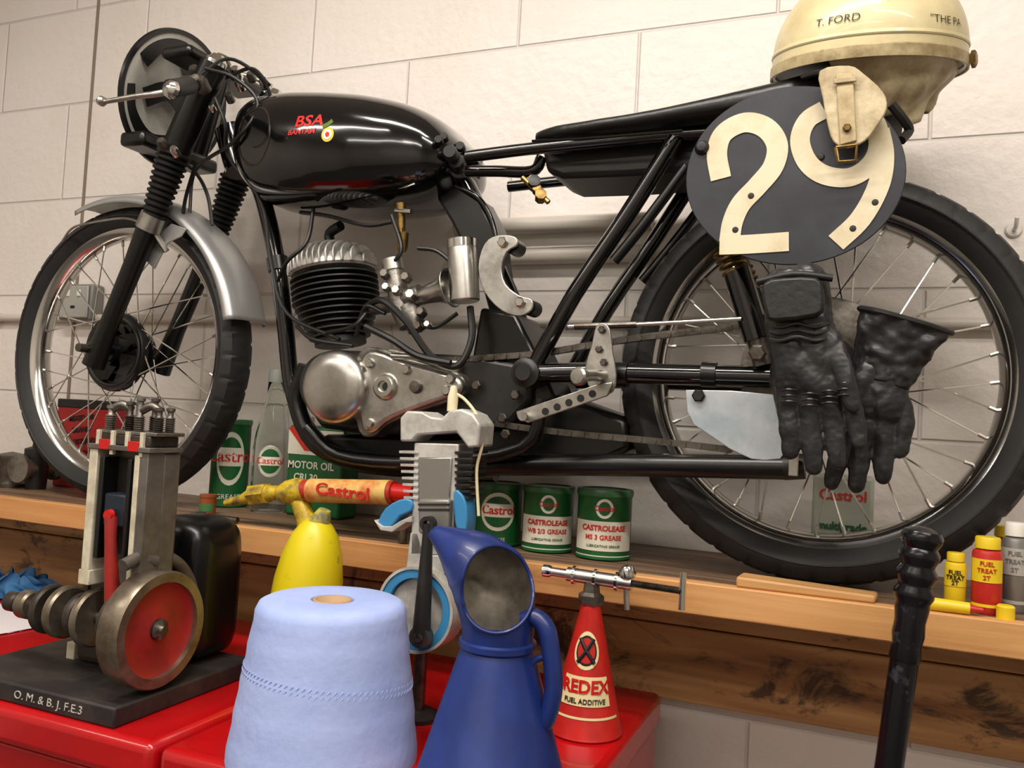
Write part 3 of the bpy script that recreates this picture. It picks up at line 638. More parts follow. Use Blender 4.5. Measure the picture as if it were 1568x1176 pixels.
# gloves
LGM=M('glove_leather',(26,26,28),.36,bump=.4,bs=60,dist=.002,stretch=(1,1,1.5),col2=(42,42,44),vs=25)
def glove(name,y,caps,fl=.6):
    g=root(name,W(caps[0][0][0],caps[0][0][1],y))
    bm=bmesh.new()
    for ch in caps:
        pts=[];rs=[]
        for (u,v,px,*dy) in ch: 
            q=W(u,v,y); q.y+=(dy[0] if dy else 0)/fl; pts.append(q); rs.append(R(u,v,y,px))
        pp,rr=cat(pts,rs,4)
        v2,f2=tubegeo(pp,rr,18)
        vv=[bm.verts.new(q) for q in v2]
        for f in f2: bm.faces.new([vv[i] for i in f])
        for q,r_ in((pp[0],rr[0]),(pp[-1],rr[-1])):
            bmesh.ops.create_icosphere(bm,subdivisions=2,radius=r_,matrix=Matrix.Translation(q))
    for v in bm.verts: v.co.y=y+(v.co.y-y)*fl
    bmesh.ops.recalc_face_normals(bm,faces=bm.faces)
    me=bpy.data.meshes.new('leather_body'); bm.to_mesh(me); bm.free()
    o=bpy.data.objects.new('leather_body',me); bpy.context.collection.objects.link(o); par(o,g)
    me.materials.append(LGM)
    r=o.modifiers.new('r','REMESH'); r.mode='VOXEL'; r.voxel_size=.0016; r.use_smooth_shade=True
    s=o.modifiers.new('s','SMOOTH'); s.factor=.5; s.iterations=3
    tx=bpy.data.textures.new(name+'_cr','CLOUDS'); tx.noise_scale=.02
    d=o.modifiers.new('d','DISPLACE'); d.texture=tx; d.strength=.0038; d.mid_level=.5; d.texture_coords='LOCAL'
    return g
g1=glove('leather_glove',-.178,[
 [(1203,440,34),(1205,490,33),(1212,530,34),(1216,580,30)],[(1235,435,34),(1240,490,34),(1250,530,35),(1258,578,32)],[(1225,560,36),(1262,590,34)],
 [(1206,590,20),(1206,625,16),(1209,655,17),(1211,692,13)],[(1236,600,19),(1239,640,16),(1243,675,17),(1246,716,13)],[(1268,600,19),(1275,640,15.5),(1279,672,16),(1283,708,12)],[(1292,585,18),(1305,622,14.5),(1311,648,15),(1316,676,12)],[(1268,520,20,-.004),(1288,560,17,-.010),(1300,600,14,-.012),(1306,622,12,-.012)]])
prism('cuff_strap',[(1166,434),(1200,424),(1250,424),(1260,440),(1262,470),(1250,484),(1185,492),(1172,480)],-.211,.012,M('strap_black',(26,26,27),.4,bump=.4,bs=80),g1,.004,sm=2)
tube('cuff_hem',WL([(1160,432,-.20),(1215,420,-.205),(1275,426,-.20)],0),.0045,RUB2,g1,10,4)
for k,(v0,px) in enumerate(((498,44),(508,45),(519,46))):
    tube('wrist_gather_%d'%k,[W(1225-px+ i*px/4,v0+3*sin(i*1.3),-.178-.021*math.sqrt(max(0,1-((i-4)/4.4)**2))) for i in range(9)],.0024,LGM,g1,8,3)
for i,(u,v) in enumerate([(1208,598),(1240,604),(1270,600),(1294,588)]):
    for k in range(3): tube('knuckle_pleat_%d_%d'%(i,k),[W(u-12,v+k*9,-.191),W(u,v-2+k*9,-.1965),W(u+12,v+k*9,-.191)],.0014,LGM,g1,6,3)
g2=glove('leather_glove',-.135,[
 [(1348,500,20),(1343,530,22),(1336,570,26),(1325,620,28)],[(1400,520,20),(1382,548,22),(1368,580,26),(1354,625,29)],[(1375,505,24),(1362,540,26),(1345,600,30)],
 [(1302,640,19),(1290,675,15),(1282,705,15.5),(1273,740,12)],[(1324,650,19),(1319,685,15),(1315,712,15.5),(1312,744,12)],[(1350,640,19),(1354,680,15),(1353,705,15.5),(1352,730,12)],[(1368,600,18),(1386,635,14),(1384,660,14.5),(1378,692,12)],[(1330,570,18,-.006),(1308,605,15,-.010),(1298,640,12.5,-.010)]])
def cone_cuff(g,c0,c1,h0,h1,dy):
    vs=[];fs=[];n=72;m=30
    a0_,a1_=W(c0[0],c0[1],-.135),W(c1[0],c1[1],-.135); ax_=(a1_-a0_).normalized(); sd=ax_.cross(Y).normalized()
    for k in range(m+1):
        t=k/m; hw_=h0+(h1-h0)*t**1.15; cc_=a0_.lerp(a1_,t)
        for i in range(n):
            an=2*pi*i/n; wr=1+.06*sin(an*3+t*5)*t+.02*sin(an*7+t*9)
            vs.append(cc_+sd*cos(an)*hw_*wr+Y*sin(an)*hw_*dy*wr)
    for k in range(m):
        for i in range(n): fs.append((k*n+i,k*n+(i+1)%n,(k+1)*n+(i+1)%n,(k+1)*n+i))
    o=mk('flared_cuff',vs,fs,LGM,g,ang=80)
    tx=bpy.data.textures.new('cuff_cr','CLOUDS'); tx.noise_scale=.016
    d=o.modifiers.new('d','DISPLACE'); d.texture=tx; d.strength=.009; d.mid_level=.5; d.texture_coords='LOCAL'
    s=o.modifiers.new('s','SOLIDIFY'); s.thickness=.0025
    tube('cuff_hem',vs[m*n:]+[vs[m*n]],.0035,LGM,g,8)
cone_cuff(g2,(1348,585),(1382,490),.034,.053,.40)

# ---------------------------------------------------------------- tins and bottles on shelf
GRN=M('tin_green',(22,98,48),.35,col2=(30,84,44),vs=12); LAB=M('label_cream',(226,222,205),.45,col2=(205,196,170),vs=10,vlo=.5,vhi=.85); TRED=M('print_red',(196,40,34),.45); TGR=M('print_green',(20,90,48),.45)
LIDM=M('tin_lid',(58,108,66),.35)
def tin(name,c,r,h,style=0,lid=None):
    t=root(name,(c[0],c[1],ZS)); rf=lambda z:r
    lathe('can',[(0,.001),(r-.002,.001),(r+.001,.002),(r+.001,.005),(r,.006),(r,h-.012),(r+.0005,h-.011),(r+.0012,h-.004),(r+.0005,h-.001),(r-.003,h),(r-.005,h-.003),(0,h-.003)],(c[0],c[1],ZS),(0,0,1),lid or GRN,t,seg=56)
    lathe('lid',[(r-.001,h-.010),(r+.0016,h-.0095),(r+.0020,h-.003),(r+.001,h),(r-.004,h),(r-.005,h-.002),(0,h-.002)],(c[0],c[1],ZS),(0,0,1),LIDM,t,seg=56)
    a=face(c)
    if style==0:
        patch('label',c,rf,a-1.25,a+1.25,ZS+h*.14,ZS+h*.56,LAB,t)
        patch('badge',c,rf,a-.32,a+.32,ZS+h*.60,ZS+h*.88,LAB,t,oval=True)
        patch('badge_in',c,rf,a-.22,a+.22,ZS+h*.64,ZS+h*.84,GRN,t,eps=.0011,oval=True)
        text('badge_word','Castrol',h*.1,TRED,t,wrap(c,rf,a,ZS+h*.74),bold=.0002)
        text('label_word','CASTROLEASE',h*.105,TRED,t,wrap(c,rf,a,ZS+h*.46),bold=.0004)
        text('label_word2','WB 2/3 GREASE' if r<.041 else 'MS 3 GREASE',h*.095,TRED,t,wrap(c,rf,a,ZS+h*.33),bold=.0002)
        text('label_word3','LUBRICATING GREASE',h*.05,TGR,t,wrap(c,rf,a,ZS+h*.21))
        patch('band',c,rf,a-1.25,a+1.25,ZS+h*.06,ZS+h*.075,LAB,t)
    else:
        patch('badge',c,rf,a-.75,a+.75,ZS+h*.25,ZS+h*.86,LAB,t,oval=True)
        patch('badge_in',c,rf,a-.62,a+.62,ZS+h*.31,ZS+h*.80,GRN,t,eps=.0011,oval=True)
        patch('badge_mid',c,rf,a-.58,a+.66,ZS+h*.47,ZS+h*.68,LAB,t,eps=.0014)
        text('badge_word','Castrol',h*.19,TRED,t,wrap(c,rf,a+.02,ZS+h*.575),bold=.0005)
        text('grade','GREASE',h*.08,LAB,t,wrap(c,rf,a,ZS+h*.12))
    return t
def onshelf(u,y): 
    p=W(u,700,y); return (p.x,y)
def tinuv(name,u0,u1,vtop,y,style,**k):
    um=(u0+u1)/2; p=W(um,vtop,y); q=R(um,vtop,y,(u1-u0)/2)*.97
    return tin(name,(p.x,y),q,p.z-ZS,style,**k)
tinuv('grease_tin',885,970,748,.01,0)
tinuv('grease_tin',802,881,743,.015,0)
tinuv('grease_tin',728,802,738,.02,1)
tinuv('oil_tin',328,386,642,.10,1)
t=root('small_round_tin',(W(320,750,-.03).x,-.03,ZS)); c=(W(320,750,-.03).x,-.03); r=R(320,750,-.03,12)
lathe('can',[(0,0),(r,0),(r,.03),(r+.001,.031),(r+.001,.036),(0,.037)],(c[0],c[1],ZS+.0),(0,0,1),M('tin_brown',(150,80,40),.4,.3),t,seg=32)
patch('label',c,lambda z:r,-1,1.4,ZS+.006,ZS+.02,M('tin_label_g',(60,110,60),.5),t)
c=onshelf(416,.085); bt=root('glass_oil_bottle',(c[0],c[1],ZS)); h=W(420,566,.085).z-ZS; r=.034
GLS=M('bottle_glass',(246,250,247),.03,trans=1,ior=1.18)
open_lathe('glass',[(.001,.002),(r-.004,.002),(r,.008),(r,h*.45),(r*.9,h*.55),(r*.55,h*.72),(r*.42,h*.82),(r*.40,h*.92)],(c[0],c[1],ZS),(0,0,1),GLS,bt,48,-.002)
lathe('cap',[(0,h),(.014,h),(.016,h*.985),(.016,h*.91),(0,h*.91)],(c[0],c[1],ZS),(0,0,1),M('bottle_cap',(170,175,168),.5),bt,seg=32)
rf=lambda z:r+.001; a=face(c)
patch('label_badge',c,rf,a-.75,a+.6,ZS+h*.25,ZS+h*.47,LAB,bt,oval=True); patch('label_in',c,rf,a-.6,a+.45,ZS+h*.275,ZS+h*.445,GRN,bt,eps=.0012,oval=True)
patch('label_mid',c,rf,a-.6,a+.45,ZS+h*.33,ZS+h*.39,LAB,bt,eps=.0015)
text('label_word','Castrol',.018,TRED,bt,wrap(c,rf,a-.07,ZS+h*.36),bold=.0003)
mo=root('motor_oil_can',(W(485,700,.1).x,.1,ZS)); p0,p1=W(440,700,.07),W(525,700,.07); ht=W(480,652,.07).z
bb('body',p0.x,p1.x,.07,.13,ZS,ht,GRN,mo,.006)
bb('white_panel',p0.x+.001,p1.x-.001,.069,.07,ht-.055,ht-.008,LAB,mo,0)
prism('red_flash',[(442,655),(452,652),(478,690),(466,690)],.0675,.001,TRED,mo,0)
text('word1','MOTOR OIL',.019,LAB,mo,flat((p0.x+.055,.069,ht-.075)),bold=.0004)
text('word2','CRI 30',.019,LAB,mo,flat((p0.x+.045,.069,ht-.098)),bold=.0004)
lathe('spout',[(0,.016),(.012,.016),(.013,0),(0,0)],(p0.x+.02,.1,ht),(0,0,1),ALU,mo,seg=20)
rb=root('red_parts_tin',(W(125,650,.12).x,.12,ZS)); p0,p1=W(86,650,.1),W(166,650,.1); ht=W(125,612,.1).z
bb('body',p0.x,p1.x,.1,.16,ZS,ht,M('box_red',(176,26,28),.4),rb,.004); bb('lid',p0.x-.001,p1.x+.001,.099,.161,ht-.02,ht,M('box_black',(26,20,20),.4),rb,.003)
for k in range(4):
    text('print_%d'%k,['MIXED OIL','BRAND','REGISTERED','TWO STROKE'][k],.016,M('box_print',(30,20,20),.5),rb,flat(((p0.x+p1.x)/2,.099,ht-.04-.026*k),(1,0,.12)),bold=.0004)
oc=root('spare_carburettor',W(30,710,.0)); c=W(28,708,.02); c.z=ZS
lathe('float_bowl',[(0,0),(.035,0),(.036,.008),(.03,.014),(.03,.055),(.033,.06),(.033,.068),(0,.075)],c+Vector((-.02,0,0)),(0,0,1),STL,oc,seg=40)
lathe('mixing_chamber',[(0,0),(.02,0),(.022,.03),(.026,.07),(.026,.085),(.012,.09),(.010,.105),(0,.105)],c+Vector((.045,.01,0)),(0,0,1),SAT,oc,seg=32)
lathe('throat',[(0,-.045),(.03,-.045),(.028,-.035),(.02,-.03),(.02,.03),(.028,.035),(.028,.045),(0,.045)],c+Vector((.045,.01,.045)),(0,1,0),CAST,oc,seg=32)
tt=root('multigrade_oil_can',(W(1290,780,.11).x,.11,ZS)); p0,p1=W(1243,780,.09),W(1338,780,.09); ht=W(1290,728,.09).z
bb('body',p0.x,p1.x,.09,.15,ZS,ht,M('can_grey',(172,176,160),.4),tt,.005)
bb('green_band',p0.x-.0005,p1.x+.0005,.089,.151,ZS+.0,ZS+.03,GRN,tt,.003)
text('word1','Castrol',.022,TRED,tt,flat(((p0.x+p1.x)/2,.089,ht-.03)),bold=.0004)
text('word2','multigrade',.016,TGR,tt,flat(((p0.x+p1.x)/2,.0885,ht-.075)),bold=.0004)
wb=root('timber_wedge',WZ(1235,900,ZS))
y0,y1=-.106,-.064; x0,x1=W(1130,890,-.085).x,W(1340,905,-.085).x
mk('offcut',[(x0,y0,ZS),(x1,y0+.003,ZS),(x1+.004,y1-.004,ZS),(x0+.003,y1,ZS),(x0,y0,ZS+.014),(x1,y0+.003,ZS+.010),(x1+.004,y1-.004,ZS+.010),(x0+.003,y1,ZS+.014)],[(0,1,2,3),(4,5,6,7),(0,1,5,4),(1,2,6,5),(2,3,7,6),(3,0,4,7)],BLOCKW,wb,bev=.003)
YE=M('bottle_yellow',(228,196,36),.35); RE2=M('bottle_red',(188,42,34),.35)
def bottle(name,u,vt,vb,y,rpx,m1,m2,capm,word='OIL'):
    p=W(u,vt,y); r=R(u,vt,y,rpx); h=p.z-ZS; b=root(name,(p.x,y,ZS)); rf=lambda z:r
    lathe('body',[(0,0),(r-.002,0),(r,.003),(r,h*.78),(r*.92,h*.82),(r*.55,h*.85),(r*.55,h*.86),(0,h*.86)],(p.x,y,ZS),(0,0,1),m1,b,seg=36)
    lathe('cap',[(0,h),(r*.78,h),(r*.84,h*.98),(r*.84,h*.85),(0,h*.85)],(p.x,y,ZS),(0,0,1),capm,b,seg=24)
    a=face((p.x,y)); patch('label',(p.x,y),rf,a-1.2,a+1.2,ZS+h*.42,ZS+h*.72,m2,b)
    for k in range(3): text('print_%d'%k,['FUEL','TREAT','2T'][k],.0075,m1 if m1!=m2 else RUB2,b,wrap((p.x,y),rf,a,ZS+h*(.66-.09*k)),bold=.0001)
    patch('foot_band',(p.x,y),rf,a-1.2,a+1.2,ZS+h*.10,ZS+h*.14,m2,b)
bottle('oil_additive_bottle',1513,822,930,-.070,21,RE2,YE,YE)
bottle('oil_additive_bottle',1464,846,925,-.068,15,YE,YE,YE)
bottle('spray_can',1556,800,900,-.035,18,M('can_silver',(150,148,145),.35,.6),M('can_label',(170,168,160),.4),WHT)
bottle('tube_bottle',1538,805,900,.07,16,RE2,YE,YE)
sg=root('yellow_tube',W(1455,920,-.085)); p=WZ(1462,920,ZS+.008); tube('tube',[Vector((p.x-.03,-.098,ZS+.008)),Vector((p.x+.012,-.100,ZS+.008))],[.008,.007],YE,sg,14)
tube('nozzle',[Vector((p.x+.012,-.100,ZS+.008)),Vector((p.x+.026,-.101,ZS+.008))],[.005,.003],RE2,sg,12)
sg=root('screw_cap',(W(1540,915,-.09).x,-.09,ZS)); lathe('cap',[(0,0),(.010,0),(.010,.014),(.008,.016),(0,.016)],(W(1540,915,-.09).x,-.092,ZS),(0,0,1),YE,sg,seg=20)

# vintage grease gun lying along the shelf
gy=-.088; gg=root('brass_grease_gun',W(520,752,gy))
GOLD=M('worn_yellow',(222,190,40),.4,col2=(110,90,50),vs=35)
tube('barrel',WL([(466,751),(604,754)],gy),R(530,752,gy,17.5),M('barrel_red',(170,50,35),.4),gg,32)
tube('barrel_label',WL([(476,751),(598,754)],gy),R(530,752,gy,18.5),M('label_old',(218,184,104),.5,col2=(196,104,50),vs=30),gg,32)
text('barrel_word','Castrol',.026,TRED,gg,flat(W(535,752,gy)+Vector((0,-.0208,0)),(1,0,-.02)),bold=.0006,sx=1.3)
tube('barrel_end',WL([(600,754),(634,757)],gy),R(615,755,gy,14),RED,gg,24)
tube('head',WL([(428,756),(440,754),(455,752),(470,752)],gy),[.013,.020,.022,.018],GOLD,gg,24)
tube('nozzle',WL([(345,770),(372,764),(395,757),(432,754)],gy),[.005,.009,.016,.011],GOLD,gg,16,2)
tube('nozzle_nut',WL([(385,758),(410,755)],gy),.018,GOLD,gg,6)
tube('foot',[W(455,755,gy),Vector((W(475,800,gy).x,gy,ZS+.004))],[.014,.018],GOLD,gg,16)
p=W(620,757,gy); tube('rest',[p,Vector((p.x,gy,ZS+.003))],.007,STL,gg,10)
sp=root('adjustable_spanner',(W(345,790,-.07).x,-.07,ZS)); x=W(338,785,-.07).x
tube('shank',[(x-.02,-.098,ZS+.007),(x+.06,-.096,ZS+.007)],[.006,.005],STL,sp,8)
lathe('jaw',[(0,.006),(.012,.006),(.013,0),(.012,-.006),(0,-.006)],(x-.025,-.097,ZS+.0075),(0,0,1),STL,sp,seg=6)

# ---------------------------------------------------------------- tool chests
TR=M('chest_red',(190,14,20),.25,coat=.4,bump=.05,bs=12,col2=(168,10,18),vs=5)
def chest(x0,x1,y0,y1):
    t=root('red_tool_chest',((x0+x1)/2,(y0+y1)/2,0))
    bb('top',x0,x1,y0,y1,ZC-.05,ZC,TR,t,.012,4)
    bb('carcass',x0+.008,x1-.008,y0+.012,y1,.13,ZC-.052,TR,t,.004)
    z=.16
    for i,h in enumerate((.2,.15,.11,.11,.09)):
        bb('drawer_%d'%i,x0+.025,x1-.025,y0+.002,y0+.02,z,z+h-.008,TR,t,.004); 
        bb('drawer_pull_%d'%i,x0+.06,x1-.06,y0-.008,y0+.003,z+h-.03,z+h-.014,ALU,t,.003); z+=h
    for sx_ in(x0+.06,x1-.06):
        for sy_ in(y0+.06,y1-.06):
            lathe('castor',[(0,-.018),(.045,-.018),(.05,-.012),(.05,.012),(.045,.018),(0,.018)],(sx_,sy_,.05),(1,0,0),RUB2,t,seg=28)
            box('castor_fork',(sx_,sy_,.105),(.05,.05,.05),STL,t,.004)
    return t
pl=WZ(232,1142,ZC); pr0=WZ(258,1137,ZC)
chest(-1.62,pl.x,pl.y,.075); chest(pr0.x,-.270,pl.y,.075)

# paper roll
ry=-.385; rx=W(503,1020,ry).x
pr_=root('blue_paper_roll',(rx,ry,ZC)); PB=M('paper_blue',(166,182,230),.85,bump=.5,bs=90,dist=.0015,col2=(153,171,222),vs=10)
H=.184; R0=.086; R1=.026; prof=[(.024,H-.006),(.026,H-.001),(.052,H+.001),(.079,H-.001),(R0-.001,H-.004)]
for i in range(1,15):
    t=i/14; r=R0+R1*t**.9+.0007*sin(i*2.1); prof.append((r,H*(1-t)+.0005))
prof+=[(.024,.0)]
lathe('roll',prof,(rx,ry,ZC),(0,0,1),PB,pr_,seg=80,closed=True,ang=60)
vs=[];fs=[]
for k,z in enumerate((.098,.092)):
    for i in range(90):
        a=2*pi*i/90; hz=z-.010*sin(a+.6); rr=R0+R1*((H-hz)/H)**.9
        def pp_(a_,z_): return Vector((rx+(rr-.0001)*cos(a_),ry+(rr-.0001)*sin(a_),ZC+z_))
        tubegeo([pp_(a,hz),pp_(a+.035,hz+.0035)],.0007,5,0,vs,fs)
mk('emboss_line',vs,fs,PB,pr_)
open_lathe('core',[(.0225,.001),(.0225,H-.0005)],(rx,ry,ZC),(0,0,1),M('cardboard',(176,146,112),.8),pr_,40,.003)

# oil pouring jug
jy=-.38; jx=W(762,985,jy).x; jug=root('oil_pouring_jug',(jx,jy,ZC)); JB=M('jug_blue',(24,48,118),.38,coat=.1,bump=.2,bs=16,dist=.003,col2=(16,34,90),vs=9)
JIN=M('jug_galvanised',(165,157,142),.4,.3,col2=(106,98,84),vs=20)
zc=W(766,985,jy).z-ZC; rc_=R(766,985,jy,54)
lathe('body',[(0,.0),(.086,.0),(.088,.004),(.086,.012),(.083,.016),(rc_+.006,zc-.02),(rc_+.001,zc-.006),(rc_+.004,zc-.003),(rc_+.004,zc+.003),(rc_,zc+.005),(rc_-.004,zc+.003),(0,zc-.030)],(jx,jy,ZC),(0,0,1),JB,jug,seg=64)
rings=[(Vector((jx,jy,ZC+zc)),rc_,Vector((0,0,1))),(W(762,950,jy),rc_*1.05,Vector((-.08,0,1))),(W(757,910,jy),rc_*1.15,Vector((-.25,0,1))),(W(742,872,jy),rc_*1.12,Vector((-.55,0,1))),(W(715,846,jy),rc_*.84,Vector((-.8,0,.8))),(W(690,829,jy),rc_*.52,Vector((-1,0,.8))),(W(664,812,jy),rc_*.22,Vector((-1,0,.9)))]
PP,R2=cat([r_[0] for r_ in rings],[r_[1] for r_ in rings],6); AA,_=cat([r_[2] for r_ in rings],[r_[1] for r_ in rings],6)
sg_=96
def hoodmesh(off):
    vs=[];fs=[]
    for p_,r_,a_ in zip(PP,R2,AA):
        a_=a_.normalized(); s1=Vector((0,1,0)); s2=a_.cross(s1).normalized()
        for k in range(sg_):
            an=2*pi*k/sg_; vs.append(p_+(s2*cos(an)+s1*sin(an))*(r_-off))
    for i in range(len(PP)-1):
        for k in range(sg_): fs.append((i*sg_+k,i*sg_+(k+1)%sg_,(i+1)*sg_+(k+1)%sg_,(i+1)*sg_+k))
    return vs,fs
v1,f1=hoodmesh(0); v2,f2=hoodmesh(.0018); nb=len(v1); n1=len(f1)
lastr=(len(PP)-1)*sg_
allf=f1+[tuple(nb+i for i in reversed(f)) for f in f2]
for k in range(sg_):
    k2=(k+1)%sg_; allf.append((k,nb+k,nb+k2,k2)); allf.append((lastr+k,lastr+k2,nb+lastr+k2,nb+lastr+k))
hood=mk('hood_and_spout',v1+v2,allf,JB,jug,ang=60)
hood.data.materials.append(JIN)
for i in range(n1,2*n1): hood.data.polygons[i].material_index=1
mc=W(762,903,jy-.02); mn=Vector((.36,-.82,.42)).normalized()
e_a=Vector((0,0,1)); e_a=(e_a-mn*e_a.dot(mn)).normalized(); e_b=mn.cross(e_a); EA,EB=.046,.039
cvs=[];nn=64
for h_ in(-.012,.12):
    for k in range(nn): an=2*pi*k/nn; cvs.append(mc+e_a*EA*cos(an)+e_b*EB*sin(an)+mn*h_)
cf=[tuple(range(nn)),tuple(range(2*nn-1,nn-1,-1))]+[(k,(k+1)%nn,nn+(k+1)%nn,nn+k) for k in range(nn)]
cut=mk('cutter',cvs,cf,JIN,None,smooth=False)
bvh=BVHTree.FromPolygons([tuple(v) for v in v1],f1)
bm_=hood.modifiers.new('cut','BOOLEAN'); bm_.operation='DIFFERENCE'; bm_.object=cut; bm_.solver='EXACT'
bpy.context.view_layer.update()
dg=bpy.context.evaluated_depsgraph_get(); nme=bpy.data.meshes.new_from_object(hood.evaluated_get(dg)); hood.modifiers.clear()
hood.data=nme
bpy.data.objects.remove(cut)
rimp=[]
for k in range(nn*2):
    an=2*pi*k/(nn*2); o_=mc+e_a*EA*cos(an)+e_b*EB*sin(an)
    hit=bvh.ray_cast(o_+mn*.12,-mn,.132)
    if hit[0] is not None: rimp.append(hit[0])
print('RIM',len(rimp))
if len(rimp)>120: tube('mouth_rolled_edge',rimp+[rimp[0]],.0022,JB,jug,8)
HP=[(805,948),(825,946),(842,965),(850,1010),(852,1060),(840,1105),(822,1110)]
HP=[(u-5,v) for u,v in HP]
tube('handle',WL(HP,jy),[.008,.010,.0105,.010,.010,.0095,.008],JB,jug,14,5)
tube('handle_lug',WL([(807,1030),(821,1010),(841,1005)],jy),.004,JB,jug,10,3)
lathe('base_ring',[(.084,0),(.090,0),(.090,.008),(.084,.010)],(jx,jy,ZC),(0,0,1),JB,jug,seg=64,closed=True)

# cone oil can with pump
ky=-.145; kx=W(900,1020,ky).x; can=root('fuel_additive_can',(kx,ky,ZC)); h=.168
CR=M('can_red',(196,36,28),.38,col2=(170,28,24),vs=18); CY=M('can_yellow',(228,212,160),.45); 
rfc=lambda z:.049-(.049-.0125)*max(0,min(1,(z-ZC-.006)/(h-.006)))
lathe('cone',[(0,.0),(.048,0),(.0505,.003),(.049,.006),(.0125,h),(.0125,h+.004),(0,h+.004)],(kx,ky,ZC),(0,0,1),CR,can,seg=56)
a=face((kx,ky))-.05
patch('logo',(kx,ky),rfc,a-.70,a+.6,ZC+.088,ZC+.136,CY,can,oval=True); patch('logo_in',(kx,ky),rfc,a-.58,a+.48,ZC+.093,ZC+.131,RUB2,can,eps=.0011,oval=True)
def xbar(nm,s):
    pts=[]
    for i in range(7):
        t=i/6*2-1; z_=ZC+.112+.015*t; rr=rfc(z_)+.0014; an=a-.05+s*.38*t; pts.append(Vector((kx+rr*sin(an),ky-rr*cos(an),z_)))
    tube(nm,pts,.0026,RUB2,can,6)
patch('logo_core',(kx,ky),rfc,a-.5,a+.4,ZC+.096,ZC+.128,CR,can,eps=.0014,oval=True)
xbar('logo_x1',1); xbar('logo_x2',-1)
patch('panel',(kx,ky),rfc,a-.9,a+.9,ZC+.044,ZC+.080,CY,can,eps=.001)
text('word','REDEX',.022,RED,can,wrap((kx,ky),lambda z:rfc(z)+.0008,a,ZC+.067),bold=.0007,sx=1.0)
text('word2','FUEL ADDITIVE',.0085,RUB2,can,wrap((kx,ky),lambda z:rfc(z)+.0006,a,ZC+.050),bold=.0001); patch('foot_line',(kx,ky),rfc,a-1.2,a+1.2,ZC+.028,ZC+.031,CY,can)
zt=ZC+h
lathe('collar',[(0,0),(.016,0),(.018,.004),(.018,.012),(.012,.016),(.010,.03),(0,.03)],(kx,ky,zt),(0,0,1),STL,can,seg=6,ang=20)
g0=Vector((kx,ky,zt+.035)); dx=Vector((1,0,-.02)).normalized()
tube('pump_body',[g0-dx*.035,g0+dx*.055],.0095,POL,can,20); tube('pump_nose',[g0-dx*.062,g0-dx*.035],.006,POL,can,16)
lathe('pump_knob',[(0,0),(.007,0),(.0085,.004),(.0085,.012),(0,.014)],g0-dx*.058,-dx,CHR,can,seg=16)
for i in range(3): lathe('pump_ring_%d'%i,[(.009,-.002),(.0125,-.002),(.0125,.002),(.009,.002)],g0+dx*(-.025+.03*i),dx,CHR,can,seg=24,closed=True)
sr=[];rs=[]
for i in range(60): sr.append(g0+dx*(.055+.065*i/59)); rs.append(.0052 if i%2 else .0038)
tube('feed_screw',sr,rs,STL,can,12)
tube('tee_handle',[g0+dx*.122+Vector((0,0,-.024)),g0+dx*.122+Vector((0,0,.024))],.0045,CHR,can,12)
tube('trigger',[g0+dx*.045+Vector((0,0,.02)),g0+dx*.05+Vector((0,0,-.035))],.004,ALU,can,10)
lathe('pump_cap',[(0,.0),(.011,0),(.012,.006),(.008,.014),(0,.016)],g0+dx*.048+Vector((0,0,.008)),(0,0,1),CHR,can,seg=20)

# yellow pourer
yx,yy=-.760,-.2; yp=root('yellow_oil_pourer',(yx,yy,ZC)); YW=M('yellow_worn',(216,198,22),.38,col2=(90,84,40),vs=14,vlo=.56,vhi=.62)
lathe('bulb',[(0,0),(.046,0),(.050,.01),(.052,.05),(.052,.12),(.050,.16),(.044,.195),(.034,.225),(.024,.240),(.018,.246),(.0,.246)],(yx,yy,ZC),(.10,0,1),YW,yp,seg=48)
tube('pour_lip',[(yx+.018,yy,ZC+.225),(yx+.032,yy,ZC+.25),(yx+.036,yy,ZC+.262)],[.018,.014,.009],M('worn_grey',(110,108,90),.5,col2=(200,185,40),vs=60),yp,16)

# ---------------------------------------------------------------- cutaway two stroke model
cu=root('cutaway_two_stroke_engine',W(655,800,-.22)); cyy=-.225
LG=M('cut_light_grey',(198,196,188),.4,.2,bump=.1,bs=40,col2=(160,156,148),vs=30); BLU=M('cut_blue',(56,130,178),.4); GRY=M('cut_grey',(135,132,126),.4,.5)
prism('barrel_back',[(634,678),(702,680),(694,800),(690,850),(628,850),(630,800)],cyy,.05,LG,cu,.002)
prism('bore',[(640,700),(692,700),(688,770),(640,770)],cyy-.003,.004,M('bore_light',(170,168,162),.25,.8),cu,.002)
prism('head',[(612,640),(622,629),(646,630),(660,638),(676,640),(688,628),(706,626),(724,634),(735,650),(732,684),(716,686),(706,672),(698,662),(672,664),(640,666),(630,676),(612,676)],cyy-.006,.05,LG,cu,.003,sm=0)
for i in range(8):
    v=690+i*10
    prism('fin_left_%d'%i,[(611+i,v),(640,v+1),(640,v+5),(611+i,v+4)],cyy-.002,.05,LG,cu,.0004)
    prism('fin_right_%d'%i,[(696,v+1),(724-i,v+1),(724-i,v+5),(696,v+5)],cyy-.002,.05,SAT,cu,.0004)
lathe('plug_hex',[(0,.0),(.010,0),(.010,.022),(0,.022)],W(690,660,cyy+.01),(.03,0,1),LG,cu,seg=6,ang=20)
lathe('plug_cap',[(0,.0),(.007,0),(.0075,.02),(.004,.035),(0,.036)],W(692,630,cyy+.01),(.03,0,1),CREAM,cu,seg=20)
tube('ignition_wire',WL([(692,600),(712,612),(732,640),(738,680),(730,720),(733,790)],cyy+.01),.0022,CREAM,cu,8,6)
prism('piston',[(640,765),(688,765),(686,815),(676,822),(650,822),(640,815)],cyy-.012,.03,GRY,cu,.003)
for k in range(2): prism('piston_ring_%d'%k,[(640,771+k*8),(688,771+k*8),(688,774+k*8),(640,774+k*8)],cyy-.013,.002,SAT,cu,0)
